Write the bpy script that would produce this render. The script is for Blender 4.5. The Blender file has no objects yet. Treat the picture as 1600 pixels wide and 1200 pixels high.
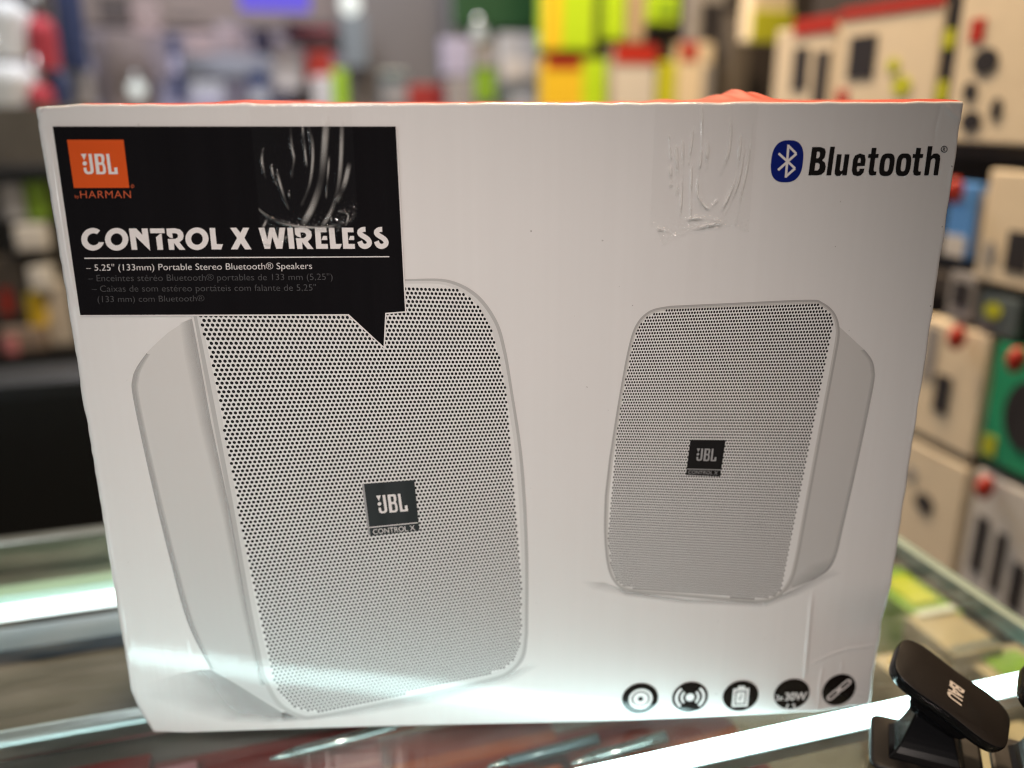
import bpy, bmesh, math, random
import numpy as np
from mathutils import Vector, Matrix, Euler
from mathutils.geometry import tessellate_polygon

random.seed(7)
rng = np.random.default_rng(7)
S = bpy.context.scene
C = S.collection
R = math.radians

# ------------------------------------------------------------------ camera
FPX = 1350.0                                   # focal length in pixels of a 1600 px wide picture
CAM = Vector((-0.01920, -0.40746, 0.33306))
EUL = Euler((1.2586245, 0.00307833, -0.04984719), 'XYZ')
RM = EUL.to_matrix()
cd = bpy.data.cameras.new('camera'); cam = bpy.data.objects.new('camera', cd); C.objects.link(cam)
cam.location = CAM; cam.rotation_euler = EUL
cd.sensor_width = 36.0; cd.lens = FPX / 1600 * 36.0
cd.clip_start = 0.01; cd.clip_end = 60
S.camera = cam
cd.dof.use_dof = True
cd.dof.focus_distance = -(RM.transposed() @ (Vector((0.0, 0.0, 0.235)) - CAM)).z
cd.dof.aperture_fstop = 2.5
cd.dof.aperture_blades = 0

# ------------------------------------------------------------------ world, exposure
w = bpy.data.worlds.new('World'); S.world = w; w.use_nodes = True
w.node_tree.nodes['Background'].inputs[0].default_value = (0.74, 0.80, 0.86, 1)
w.node_tree.nodes['Background'].inputs[1].default_value = 0.05
S.view_settings.view_transform = 'Standard'; S.view_settings.look = 'None'
S.view_settings.exposure = 0.0; S.view_settings.gamma = 1.0
S.view_settings.use_curve_mapping = False
S.cycles.use_denoising = True
S.cycles.filter_width = 1.1
S.cycles.max_bounces = 10; S.cycles.transparent_max_bounces = 24
S.cycles.sample_clamp_indirect = 6.0

# ------------------------------------------------------------------ lamps of the shop and added carton lights
def area(name, loc, target, sx, sy, power, col):
    l = bpy.data.lights.new(name, 'AREA'); l.shape = 'RECTANGLE'; l.size = sx; l.size_y = sy
    l.energy = power; l.color = col
    o = bpy.data.objects.new(name, l); C.objects.link(o); o.location = loc
    o.rotation_euler = (Vector(target) - Vector(loc)).to_track_quat('-Z', 'Y').to_euler()
    return o
area('left_fill_light', (-0.78, -0.62, 0.16), (0.0, 0, 0.15), 0.25, 0.25, 0.45, (0.72, 0.92, 1.0))  # unseen cool fill, added to brighten the carton's left side
def spot(name, loc, target, power, col, size, radius):
    l = bpy.data.lights.new(name, 'SPOT'); l.energy = power; l.color = col; l.spot_size = R(size); l.spot_blend = 1.0; l.shadow_soft_size = radius
    o = bpy.data.objects.new(name, l); C.objects.link(o); o.location = loc
    o.rotation_euler = (Vector(target) - Vector(loc)).to_track_quat('-Z', 'Y').to_euler()
spot('overhead_light', (-0.25, -1.0, 0.95), (-0.035, 0, 0.10), 50.0, (1.0, 0.865, 0.785), 31, 0.08)  # unseen spot, added for a soft falloff across the carton front
area('overhead_light', (0.45, -0.85, 1.4), (0.05, 0, 0.2), 0.25, 0.25, 2.1, (1.0, 0.72, 0.54))  # unseen warm fill, added to warm the carton's upper part
area('overhead_light', (0.15, 1.3, 1.75), (0.9, 0.9, 0.2), 0.3, 0.3, 72, (1.0, 0.74, 0.46))
area('overhead_light', (0.35, 0.3, 1.7), (0.85, 0.7, -0.1), 0.25, 0.25, 20, (1.0, 0.76, 0.50))
area('overhead_light', (-0.6, 2.1, 1.85), (-0.6, 2.9, 0.1), 0.9, 0.5, 46, (0.93, 0.92, 1.0))
area('overhead_light', (-1.4, 1.0, 1.8), (-1.6, 1.9, 0.0), 0.6, 0.4, 15, (0.92, 0.95, 1.0))
# unseen narrow light behind the camera, added to put glints on the tape
area('tape_glint_light', (-1.9, -1.3, 0.12), (0, 0, 0.2), 0.9, 0.03, 1.3, (1.0, 0.95, 0.9))

# ------------------------------------------------------------------ measuring helpers
def ray(px, py):
    return RM @ Vector(((px - 800) / FPX, (600 - py) / FPX, -1.0))
def on_y(px, py, y=0.0):
    d = ray(px, py); return CAM + d * ((y - CAM.y) / d.y)
def on_z(px, py, z):
    d = ray(px, py); return CAM + d * ((z - CAM.z) / d.z)
ANG = R(13.1)
UD = Vector((math.cos(ANG), math.sin(ANG), 0)); VD = Vector((-math.sin(ANG), math.cos(ANG), 0))
def on_n(px, py, n, k):
    d = ray(px, py); return CAM + d * ((k - CAM.dot(n)) / d.dot(n))
def F(px, py):                                  # a spot of the carton's front, in metres
    p = on_y(px, py, 0.0); return (p.x, p.z)

# ------------------------------------------------------------------ materials
def newmat(name):
    m = bpy.data.materials.new(name); m.use_nodes = True
    nt = m.node_tree; b = nt.nodes['Principled BSDF']
    return m, nt, b
def mat(name, col, rough=0.5, metal=0.0, spec=0.5, vary=0.08, scale=40.0, bump=0.0, coat=0.0):
    m, nt, b = newmat(name)
    b.inputs['Roughness'].default_value = rough; b.inputs['Metallic'].default_value = metal
    b.inputs['Specular IOR Level'].default_value = spec; b.inputs['Coat Weight'].default_value = coat
    tc = nt.nodes.new('ShaderNodeTexCoord'); nz = nt.nodes.new('ShaderNodeTexNoise')
    nz.inputs['Scale'].default_value = scale; nz.inputs['Detail'].default_value = 4
    nt.links.new(tc.outputs['Object'], nz.inputs['Vector'])
    mx = nt.nodes.new('ShaderNodeMix'); mx.data_type = 'RGBA'
    mx.inputs[6].default_value = (*[c * (1 - vary) for c in col], 1); mx.inputs[7].default_value = (*[min(1, c * (1 + vary)) for c in col], 1)
    nt.links.new(nz.outputs['Fac'], mx.inputs[0]); nt.links.new(mx.outputs[2], b.inputs['Base Color'])
    if bump:
        bp = nt.nodes.new('ShaderNodeBump'); bp.inputs['Strength'].default_value = bump; bp.inputs['Distance'].default_value = 0.001
        nt.links.new(nz.outputs['Fac'], bp.inputs['Height']); nt.links.new(bp.outputs['Normal'], b.inputs['Normal'])
    return m

def coated_normal(nt, k=1.0):
    """the board below the coating: upright flutes, a fine cross ripple and shallow waves"""
    tc = nt.nodes.new('ShaderNodeTexCoord')
    def noise(sc, scale, detail=2.0):
        mp = nt.nodes.new('ShaderNodeMapping'); mp.inputs['Scale'].default_value = sc
        nt.links.new(tc.outputs['Object'], mp.inputs['Vector'])
        n = nt.nodes.new('ShaderNodeTexNoise'); n.inputs['Scale'].default_value = scale; n.inputs['Detail'].default_value = detail
        nt.links.new(mp.outputs['Vector'], n.inputs['Vector']); return n
    a = noise((190, 1, 3), 1.0, 1.0)
    b = noise((120, 1, 620), 1.0, 2.0)
    c = noise((9, 1, 9), 1.0, 1.0)
    def bump(n, dist, prev=None):
        bp = nt.nodes.new('ShaderNodeBump'); bp.inputs['Strength'].default_value = 1.0; bp.inputs['Distance'].default_value = dist
        nt.links.new(n.outputs['Fac'], bp.inputs['Height'])
        if prev: nt.links.new(prev.outputs['Normal'], bp.inputs['Normal'])
        return bp
    p = bump(a, 0.00016 * k); p = bump(b, 0.000035 * k, p); p = bump(c, 0.0016 * k, p)
    return p
def ink(name, col, col2=None, axis='Z', rough=0.09, vary=0.02, k=1.0, spec=0.5):
    """printed and gloss coated board; col2 gives a printed blend along one axis of the picture"""
    m, nt, b = newmat(name)
    b.inputs['Roughness'].default_value = rough; b.inputs['Specular IOR Level'].default_value = spec
    p = coated_normal(nt, k); nt.links.new(p.outputs['Normal'], b.inputs['Normal'])
    if col2 is None:
        tc = nt.nodes.new('ShaderNodeTexCoord'); mp = nt.nodes.new('ShaderNodeMapping')
        mp.inputs['Scale'].default_value = (160, 1, 2)
        nz = nt.nodes.new('ShaderNodeTexNoise'); nz.inputs['Scale'].default_value = 1.0
        nt.links.new(tc.outputs['Object'], mp.inputs['Vector']); nt.links.new(mp.outputs['Vector'], nz.inputs['Vector'])
        mx = nt.nodes.new('ShaderNodeMix'); mx.data_type = 'RGBA'
        mx.inputs[6].default_value = (*[c * (1 - vary) for c in col], 1); mx.inputs[7].default_value = (*[min(1, c * (1 + vary)) for c in col], 1)
        nt.links.new(nz.outputs['Fac'], mx.inputs[0]); nt.links.new(mx.outputs[2], b.inputs['Base Color'])
    else:
        tc = nt.nodes.new('ShaderNodeTexCoord'); sp = nt.nodes.new('ShaderNodeSeparateXYZ')
        nt.links.new(tc.outputs['Generated'], sp.inputs[0])
        mx = nt.nodes.new('ShaderNodeMix'); mx.data_type = 'RGBA'
        mx.inputs[6].default_value = (*col, 1); mx.inputs[7].default_value = (*col2, 1)
        nt.links.new(sp.outputs[axis], mx.inputs[0]); nt.links.new(mx.outputs[2], b.inputs['Base Color'])
    return m
def fade_ink(name, col):
    """soft printed tone whose strength follows the 'fade' attribute of the mesh"""
    m, nt, b = newmat(name)
    b.inputs['Base Color'].default_value = (*col, 1); b.inputs['Roughness'].default_value = 0.09
    p = coated_normal(nt); nt.links.new(p.outputs['Normal'], b.inputs['Normal'])
    at = nt.nodes.new('ShaderNodeAttribute'); at.attribute_name = 'fade'
    tr = nt.nodes.new('ShaderNodeBsdfTransparent'); mx = nt.nodes.new('ShaderNodeMixShader')
    nt.links.new(at.outputs['Fac'], mx.inputs[0]); nt.links.new(tr.outputs[0], mx.inputs[1]); nt.links.new(b.outputs[0], mx.inputs[2])
    nt.links.new(mx.outputs[0], nt.nodes['Material Output'].inputs[0])
    return m
def film(name, tint=(0.985, 0.985, 0.98), rough=0.06, ior=1.5, haze=0.0, gain=1.0):
    """clear sheet: lets light through and mirrors by Fresnel"""
    m, nt, b = newmat(name); nt.nodes.remove(b)
    tr = nt.nodes.new('ShaderNodeBsdfTransparent'); tr.inputs[0].default_value = (*tint, 1)
    gl = nt.nodes.new('ShaderNodeBsdfGlossy'); gl.inputs['Roughness'].default_value = rough
    lw = nt.nodes.new('ShaderNodeLayerWeight'); lw.inputs[0].default_value = 0.5     # Schlick, the same from both sides
    pw = nt.nodes.new('ShaderNodeMath'); pw.operation = 'POWER'; pw.inputs[1].default_value = 5.0
    nt.links.new(lw.outputs['Facing'], pw.inputs[0])
    f0 = ((ior - 1) / (ior + 1)) ** 2
    mu = nt.nodes.new('ShaderNodeMath'); mu.operation = 'MULTIPLY_ADD'; mu.inputs[1].default_value = (1 - f0) * gain; mu.inputs[2].default_value = f0 * gain; mu.use_clamp = True
    nt.links.new(pw.outputs[0], mu.inputs[0])
    mx = nt.nodes.new('ShaderNodeMixShader')
    nt.links.new(mu.outputs[0], mx.inputs[0]); nt.links.new(tr.outputs[0], mx.inputs[1]); nt.links.new(gl.outputs[0], mx.inputs[2])
    out = mx
    if haze:
        df = nt.nodes.new('ShaderNodeBsdfDiffuse'); df.inputs[0].default_value = (0.85, 0.84, 0.82, 1)
        m2 = nt.nodes.new('ShaderNodeMixShader'); m2.inputs[0].default_value = haze
        nt.links.new(mx.outputs[0], m2.inputs[1]); nt.links.new(df.outputs[0], m2.inputs[2]); out = m2
    nt.links.new(out.outputs[0], nt.nodes['Material Output'].inputs[0])
    return m
def emit(name, col, s, base=0.8):
    m, nt, b = newmat(name)
    b.inputs['Base Color'].default_value = (base, base, base, 1)
    b.inputs['Emission Color'].default_value = (*col, 1); b.inputs['Emission Strength'].default_value = s
    return m

# ------------------------------------------------------------------ mesh helpers
def obj(name, verts, faces, mats, parent=None, smooth=False, mi=None):
    me = bpy.data.meshes.new(name); me.from_pydata([tuple(v) for v in verts], [], faces); me.update()
    for m in (mats if isinstance(mats, (list, tuple)) else [mats]): me.materials.append(m)
    if mi is not None: me.polygons.foreach_set('material_index', mi)
    if smooth: me.polygons.foreach_set('use_smooth', [True] * len(me.polygons))
    o = bpy.data.objects.new(name, me); C.objects.link(o)
    if parent: o.parent = parent
    return o
def from_bm(name, bm, mats, parent=None, smooth=False):
    me = bpy.data.meshes.new(name); bm.normal_update(); bm.to_mesh(me); bm.free()
    for m in (mats if isinstance(mats, (list, tuple)) else [mats]): me.materials.append(m)
    if smooth:
        me.polygons.foreach_set('use_smooth', [True] * len(me.polygons))
    o = bpy.data.objects.new(name, me); C.objects.link(o)
    if parent: o.parent = parent
    return o
def tag(o, label=None, cat=None, group=None, kind=None):
    if label: o['label'] = label
    if cat: o['category'] = cat
    if group: o['group'] = group
    if kind: o['kind'] = kind
    return o
def empty(name, loc=(0, 0, 0), rz=0.0):
    o = bpy.data.objects.new(name, None); C.objects.link(o); o.location = loc; o.rotation_euler = (0, 0, rz)
    o.empty_display_size = 0.02
    return o
def box_bm(bm, x0, x1, y0, y1, z0, z1, bev=0.0, mat_i=0, M=None):
    r = bmesh.ops.create_cube(bm, size=1.0)
    vs = r['verts']
    for v in vs:
        v.co = Vector(((x0 + x1) / 2 + v.co.x * (x1 - x0), (y0 + y1) / 2 + v.co.y * (y1 - y0), (z0 + z1) / 2 + v.co.z * (z1 - z0)))
    fs = set(f for v in vs for f in v.link_faces)
    if bev > 0:
        es = list(set(e for v in vs for e in v.link_edges))
        rr = bmesh.ops.bevel(bm, geom=es, offset=bev, segments=2, affect='EDGES', profile=0.6)
        fs = set(rr['faces']) | set(f for f in fs if f.is_valid)
        vs = list(set(v for f in fs for v in f.verts))
    for f in fs:
        if f.is_valid: f.material_index = mat_i
    if M is not None:
        for v in vs: v.co = M @ v.co
def solid(name, x0, x1, y0, y1, z0, z1, m, parent=None, bev=0.0):
    bm = bmesh.new(); box_bm(bm, x0, x1, y0, y1, z0, z1, bev); return from_bm(name, bm, m, parent)

def smooth_path(pts, n=6, closed=True):
    """rounded curve through the given points (Catmull-Rom)"""
    out = []; N = len(pts)
    rngi = range(N) if closed else range(N - 1)
    for i in rngi:
        if closed: p0, p1, p2, p3 = pts[i - 1], pts[i], pts[(i + 1) % N], pts[(i + 2) % N]
        else: p0, p1, p2, p3 = pts[max(i - 1, 0)], pts[i], pts[i + 1], pts[min(i + 2, N - 1)]
        for k in range(n):
            t = k / n
            out.append(tuple(0.5 * ((2 * b) + (-a + c) * t + (2 * a - 5 * b + 4 * c - d) * t * t + (-a + 3 * b - 3 * c + d) * t ** 3)
                             for a, b, c, d in zip(p0, p1, p2, p3)))
    if not closed: out.append(tuple(pts[-1]))
    return out
def round_poly(pts, radii, n=8):
    """polygon with rounded corners"""
    out = []; N = len(pts)
    for i in range(N):
        a, b, c = Vector(pts[i - 1]), Vector(pts[i]), Vector(pts[(i + 1) % N])
        r = radii[i] if isinstance(radii, (list, tuple)) else radii
        if r <= 0: out.append(tuple(b)); continue
        p = b + (a - b).normalized() * r; q = b + (c - b).normalized() * r
        for k in range(n + 1):
            t = k / n
            out.append(tuple((1 - t) ** 2 * p + 2 * t * (1 - t) * b * 0.5 + 2 * t * (1 - t) * b * 0.5 + t * t * q))
    return out
def ell(cx, cy, rx, ry, a0=0, a1=360, n=48):
    return [(cx + rx * math.cos(R(a0 + (a1 - a0) * i / n)), cy + ry * math.sin(R(a0 + (a1 - a0) * i / n))) for i in range(n + (0 if abs(a1 - a0) == 360 else 1))]
def stroke(pts, wd, closed=False):
    P = [Vector(p) for p in pts]; n = len(P); L = []; Rr = []
    for i in range(n):
        a = P[i - 1] if (i or closed) else None; c = P[(i + 1) % n] if (i < n - 1 or closed) else None
        d1 = (P[i] - a).normalized() if a is not None else None; d2 = (c - P[i]).normalized() if c is not None else None
        d = d1 if d2 is None else d2 if d1 is None else (d1 + d2)
        if d.length < 1e-6: d = d1
        d = d.normalized(); nn = Vector((-d.y, d.x))
        k = 1.0
        if d1 is not None and d2 is not None:
            k = 1.0 / max(0.45, d.dot(d1))
        L.append(P[i] + nn * wd / 2 * k); Rr.append(P[i] - nn * wd / 2 * k)
    if closed: return [[tuple(p) for p in L], [tuple(p) for p in Rr]]
    return [[tuple(p) for p in L] + [tuple(p) for p in reversed(Rr)]]

DL = 0.00006
def bend(x, z):
    """the crushed lower right corner leans back from an upright crease"""
    xc = 0.1679 - 0.037 * z + 0.35 * max(0.0, 0.024 - z)
    k = min(1.0, max(0.0, (0.085 - z) / 0.035)); k = k * k * (3 - 2 * k)
    return 0.12 * max(0.0, x - xc) * k
class Sheet:
    """printed shapes on the carton's front, one mesh; each shape is [outline, hole, ...] in (x, z) metres"""
    def __init__(s): s.v = []; s.f = []; s.m = []; s.fade = []
    def poly(s, loops, layer, mi=0, fade=1.0):
        base = len(s.v); flat = [p for l in loops for p in l]
        tris = tessellate_polygon([[Vector((p[0], p[1], 0)) for p in l] for l in loops])
        s.v += [(p[0], -DL * layer, p[1]) for p in flat]; s.fade += [fade] * len(flat)
        for t in tris:
            a, b, c = [flat[i] for i in t]
            if (b[0] - a[0]) * (c[1] - a[1]) - (b[1] - a[1]) * (c[0] - a[0]) < 0: t = (t[0], t[2], t[1])
            s.f.append(tuple(base + i for i in t)); s.m.append(mi)
    def px(s, loops, layer, mi=0, fade=1.0):
        s.poly([[F(*p) for p in l] for l in loops], layer, mi, fade)
    def band(s, a, b, layer, fa, fb, mi=0):
        base = len(s.v); n = len(a)
        fa = fa if isinstance(fa, (list, tuple)) else [fa] * n; fb = fb if isinstance(fb, (list, tuple)) else [fb] * n
        for p, g in zip(a, fa): x, z = F(*p); s.v.append((x, -DL * layer, z)); s.fade.append(g)
        for p, g in zip(b, fb): x, z = F(*p); s.v.append((x, -DL * layer, z)); s.fade.append(g)
        for i in range(n - 1): s.f.append((base + i, base + i + 1, base + n + i + 1, base + n + i)); s.m.append(mi)
    def build(s, name, mats, parent):
        o = obj(name, [(p[0], p[1] + bend(p[0], p[2]), p[2]) for p in s.v], s.f, mats, parent, mi=s.m)
        a = o.data.attributes.new('fade', 'FLOAT', 'POINT'); a.data.foreach_set('value', s.fade)
        return o
def crop(x0, y0, sc, pts): return [(x0 + p[0] / sc, y0 + p[1] / sc) for p in pts]

_font_cache = {}
def glyphs(text, offset=0.0, spacing=1.0):
    key = (text, offset, spacing)
    if key in _font_cache: return _font_cache[key]
    cu = bpy.data.curves.new('lettering_source', 'FONT'); cu.body = text; cu.size = 1.0; cu.offset = offset; cu.space_character = spacing
    cu.resolution_u = 4
    o = bpy.data.objects.new('lettering_source', cu); C.objects.link(o)
    dg = bpy.context.evaluated_depsgraph_get(); me = bpy.data.meshes.new_from_object(o.evaluated_get(dg))
    v = [(a.co.x, a.co.y) for a in me.vertices]; f = [tuple(p.vertices) for p in me.polygons]
    bpy.data.objects.remove(o); bpy.data.curves.remove(cu); bpy.data.meshes.remove(me)
    _font_cache[key] = (v, f); return v, f
def bil(q, s, t):                                # q = TL, TR, BR, BL ; t = 0 at the top
    return tuple((1 - t) * ((1 - s) * q[0][k] + s * q[1][k]) + t * ((1 - s) * q[3][k] + s * q[2][k]) for k in (0, 1))
def text_px(sheet, text, quad, layer, offset=0.0, spacing=1.0, mi=0):
    v, f = glyphs(text, offset, spacing)
    x0 = min(p[0] for p in v); x1 = max(p[0] for p in v); y0 = min(p[1] for p in v); y1 = max(p[1] for p in v)
    base = len(sheet.v)
    for p in v:
        x, z = F(*bil(quad, (p[0] - x0) / (x1 - x0), 1 - (p[1] - y0) / (y1 - y0)))
        sheet.v.append((x, -DL * layer, z)); sheet.fade.append(1.0)
    for q in f: sheet.f.append(tuple(base + i for i in q)); sheet.m.append(mi)

def homography(src, dst):
    A = []
    for (x, y), (u, v) in zip(src, dst):
        A.append([x, y, 1, 0, 0, 0, -u * x, -u * y, -u]); A.append([0, 0, 0, x, y, 1, -v * x, -v * y, -v])
    h = np.linalg.svd(np.array(A, float))[2][-1].reshape(3, 3)
    return lambda x, y: ((h[0, 0] * x + h[0, 1] * y + h[0, 2]) / (h[2, 0] * x + h[2, 1] * y + h[2, 2]),
                         (h[1, 0] * x + h[1, 1] * y + h[1, 2]) / (h[2, 0] * x + h[2, 1] * y + h[2, 2]))
def inside(p, poly):
    c = False; j = len(poly) - 1
    for i in range(len(poly)):
        if (poly[i][1] > p[1]) != (poly[j][1] > p[1]) and p[0] < (poly[j][0] - poly[i][0]) * (p[1] - poly[i][1]) / (poly[j][1] - poly[i][1]) + poly[i][0]: c = not c
        j = i
    return c

# ================================================================== THE SHOP
M_floor = mat('floor_tile', (0.22, 0.2, 0.18), 0.35)
M_wall = mat('shop_wall', (0.30, 0.28, 0.28), 0.8)
M_ceil = mat('ceiling_paint', (0.5, 0.5, 0.5), 0.9)
def setting(name, pts, m):
    o = obj(name, pts, [(0, 1, 2, 3)], m); o['kind'] = 'structure'; return o
ZF = -0.95
def uv(u, v, z): p = UD * u + VD * v; return (p.x, p.y, z)
setting('floor', [uv(-5, -2.2, ZF), uv(3, -2.2, ZF), uv(3, 6, ZF), uv(-5, 6, ZF)], M_floor)
setting('back_wall', [uv(-5, 4.6, ZF), uv(3, 4.6, ZF), uv(3, 4.6, 2.1), uv(-5, 4.6, 2.1)], M_wall)
setting('ceiling', [uv(-5, -2.2, 2.1), uv(3, -2.2, 2.1), uv(3, 6, 2.1), uv(-5, 6, 2.1)], M_ceil)

# ------------------------------------------------------------------ glass counter
ZC = -0.0028
M_alu = mat('brushed_aluminium', (0.62, 0.64, 0.63), 0.28, 1.0, vary=0.12, scale=90)
M_alud = mat('grey_green_metal', (0.30, 0.33, 0.30), 0.3, 0.8, vary=0.1)
M_glass = film('counter_glass', (0.93, 0.965, 0.945), 0.02, 1.45, 0.02)
_nt = M_glass.node_tree; _h = [n for n in _nt.nodes if n.type == 'BSDF_DIFFUSE'][0].outputs[0].links[0].to_node
_tc = _nt.nodes.new('ShaderNodeTexCoord'); _mp = _nt.nodes.new('ShaderNodeMapping'); _mp.inputs['Scale'].default_value = (14, 60, 14)
_n = _nt.nodes.new('ShaderNodeTexNoise'); _n.inputs['Scale'].default_value = 1.0; _n.inputs['Detail'].default_value = 6
_m = _nt.nodes.new('ShaderNodeMapRange'); _m.inputs[1].default_value = 0.45; _m.inputs[2].default_value = 0.8; _m.inputs[3].default_value = 0.0; _m.inputs[4].default_value = 0.10
_nt.links.new(_tc.outputs['Object'], _mp.inputs['Vector']); _nt.links.new(_mp.outputs['Vector'], _n.inputs['Vector']); _nt.links.new(_n.outputs['Fac'], _m.inputs[0]); _nt.links.new(_m.outputs[0], _h.inputs[0])
M_gedge = mat('glass_edge', (0.42, 0.62, 0.55), 0.15, vary=0.1)
M_led = emit('led_light', (0.70, 0.96, 1.0), 12.5)
M_led2 = emit('led_light_rear', (0.93, 0.985, 1.0), 3.0)
M_dark = mat('dark_lining', (0.10, 0.095, 0.085), 0.5, vary=0.3, scale=25)
M_blue = mat('blue_grey_panel', (0.16, 0.20, 0.27), 0.4, vary=0.25, scale=12)
M_brown = mat('taupe_lining', (0.10, 0.085, 0.07), 0.6, vary=0.25, scale=14)
ct = tag(empty('display_counter', (0, 0, 0), ANG), 'glass topped display counter with aluminium frame and a bright light strip', 'counter')
U0, U1, V0, V1 = -1.1, 0.352, -0.32, 0.305
solid('glass_top', U0, U1, V0, V1, ZC - 0.006, ZC, M_glass, ct)
solid('light_strip', U0 + 0.02, U1 - 0.004, -0.0415, -0.0335, -0.0165, -0.0095, M_led, ct, 0.002)
solid('light_channel', U0 + 0.02, U1 - 0.004, -0.044, -0.031, -0.026, -0.0170, M_alu, ct, 0.001)
solid('rear_light_strip', U0 + 0.02, -0.08, 0.227, 0.238, -0.020, -0.012, M_led2, ct, 0.002)
solid('rear_channel', U0 + 0.02, -0.08, 0.245, 0.262, -0.026, -0.0095, M_gedge, ct, 0.001)
solid('rear_rail', U0, U1, V1 + 0.0005, V1 + 0.016, -0.03, 0.004, M_alud, ct, 0.002)
solid('side_rail', U1 + 0.0005, U1 + 0.010, V0, V1, -0.012, 0.0005, mat('dull_glass_edge', (0.20, 0.26, 0.23), 0.3, vary=0.2), ct, 0.0015)
solid('inner_rail', U0 + 0.02, -0.10, 0.086, 0.099, -0.032, -0.018, M_alu, ct, 0.003)
solid('blue_panel', U0 + 0.02, -0.08, 0.190, 0.2195, -0.06, -0.021, M_blue, ct)
solid('rear_tray', U0 + 0.02, -0.08, 0.106, 0.188, -0.075, -0.030, M_brown, ct)
solid('rear_ledge', U0 + 0.02, U1 - 0.01, 0.264, V1 - 0.001, -0.05, -0.02, M_alud, ct)
solid('shelf', U0 + 0.01, U1 - 0.002, V0 + 0.01, V1 - 0.002, -0.195, -0.185, M_dark, ct)
solid('base_cabinet', U0, U1 + 0.010, V0, V1 + 0.016, ZF, -0.196, M_dark, ct)
solid('front_pane', U0, U1, V0 - 0.006, V0 - 0.0005, -0.195, ZC - 0.007, M_glass, ct)
solid('side_pane', U1 + 0.001, U1 + 0.007, V0, V1, -0.195, -0.0125, M_glass, ct)

# ---- stock lying inside the counter
M_red = mat('red_card', (0.28, 0.03, 0.026), 0.35, vary=0.15)
M_red2 = mat('brick_red_card', (0.40, 0.085, 0.06), 0.4, vary=0.15)
M_orange = mat('orange_ink', (0.62, 0.13, 0.04), 0.35)
M_pink = mat('pink_card', (0.60, 0.22, 0.25), 0.4)
M_chrome = mat('pen_metal', (0.72, 0.74, 0.72), 0.2, 0.9)
M_slate = mat('slate_metal', (0.20, 0.25, 0.27), 0.3, 0.6)
M_white = mat('white_card', (0.72, 0.72, 0.70), 0.4)
M_lime = mat('lime_card', (0.20, 0.36, 0.03), 0.35)
M_yell = mat('yellow_ink', (0.72, 0.50, 0.03), 0.35)
M_cream = mat('cream_card', (0.70, 0.60, 0.45), 0.4)
M_blk = mat('black_plastic', (0.012, 0.012, 0.013), 0.3)
M_yelg = mat('yellow_green_card', (0.50, 0.52, 0.03), 0.4)
M_lav = mat('lavender_card', (0.36, 0.35, 0.48), 0.5)
M_beige = mat('kraft_card', (0.42, 0.33, 0.22), 0.5)
def flat_pack(name, px0, px1, z, lu, lv, h, rz, m, stripe, label, cat, group=None):
    c = on_z(px0, px1, z)
    t = tag(empty(name, (c.x, c.y, z - h), ANG + rz), label, cat, group)
    solid('carton', -lu / 2, lu / 2, -lv / 2, lv / 2, 0, h, m, t, 0.001)
    for (a, b, c0, c1, ms) in stripe:
        solid('printed_band', a * lu, b * lu, c0 * lv, c1 * lv, h + 0.0001, h + 0.0006, ms, t)
    return t
ZS = -0.185
flat_pack('flat_carton', 370, 1200, -0.068, 0.18, 0.07, 0.117, 0, M_red, [(-0.49, 0.49, -0.3, -0.25, M_red2)], 'dark red flat carton under the glass at the lower left of the white box', 'carton', 'red cartons inside the counter')
flat_pack('flat_carton', 700, 1195, -0.09, 0.16, 0.075, 0.095, 0.03, M_red2, [(-0.49, 0.49, -0.02, 0.14, M_orange), (-0.3, 0.45, -0.4, -0.3, M_orange)], 'brick red flat carton with orange stripes under the glass below the large printed speaker', 'carton', 'red cartons inside the counter')
flat_pack('flat_carton', 1010, 1185, -0.09, 0.15, 0.085, 0.095, 0.05, M_red2, [(-0.49, 0.49, -0.05, 0.08, M_orange), (-0.49, 0.49, 0.3, 0.42, M_red)], 'brick red flat carton with orange stripes under the glass below the round icons', 'carton', 'red cartons inside the counter')
flat_pack('flat_carton', 90, 1200, -0.060, 0.11, 0.06, 0.125, -0.02, M_red, [], 'plain dark red carton under the glass at the lower left edge of the counter', 'carton', 'red cartons inside the counter')
flat_pack('flat_carton', 270, 1206, -0.058, 0.028, 0.012, 0.0098, 0.05, M_pink, [], 'small pink packet lying on the dark red carton under the glass', 'packet')
def pen(px, py, z, ln, r, m, label, rz):
    c = on_z(px, py, z)
    t = tag(empty('pen', (c.x, c.y, z), ANG + rz), label, 'pen', 'pens under the glass')
    bm = bmesh.new(); bmesh.ops.create_cone(bm, cap_ends=True, segments=16, radius1=r, radius2=r, depth=ln, matrix=Matrix.Rotation(R(90), 4, 'Y')); from_bm('barrel', bm, m, t, True)
    bm = bmesh.new(); bmesh.ops.create_cone(bm, cap_ends=True, segments=16, radius1=r, radius2=r * 0.25, depth=r * 4, matrix=Matrix.Translation((-ln / 2 - r * 2, 0, 0)) @ Matrix.Rotation(R(-90), 4, 'Y')); from_bm('tip', bm, M_chrome, t, True)
    bm = bmesh.new(); box_bm(bm, ln * 0.1, ln * 0.48, -r * 0.2, r * 0.2, r * 1.02, r * 1.35); from_bm('clip', bm, M_chrome, t)
    return t
pen(555, 1152, -0.04, 0.075, 0.0035, M_chrome, 'chrome pen poking out from under the front of the white box', 0.10)
pen(865, 1172, -0.045, 0.06, 0.0032, M_slate, 'slate grey pen between the two chrome ones under the glass', 0.06)
pen(985, 1168, -0.045, 0.05, 0.0038, M_chrome, 'short chrome pen under the glass below the round speaker icon', 0.08)
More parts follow.
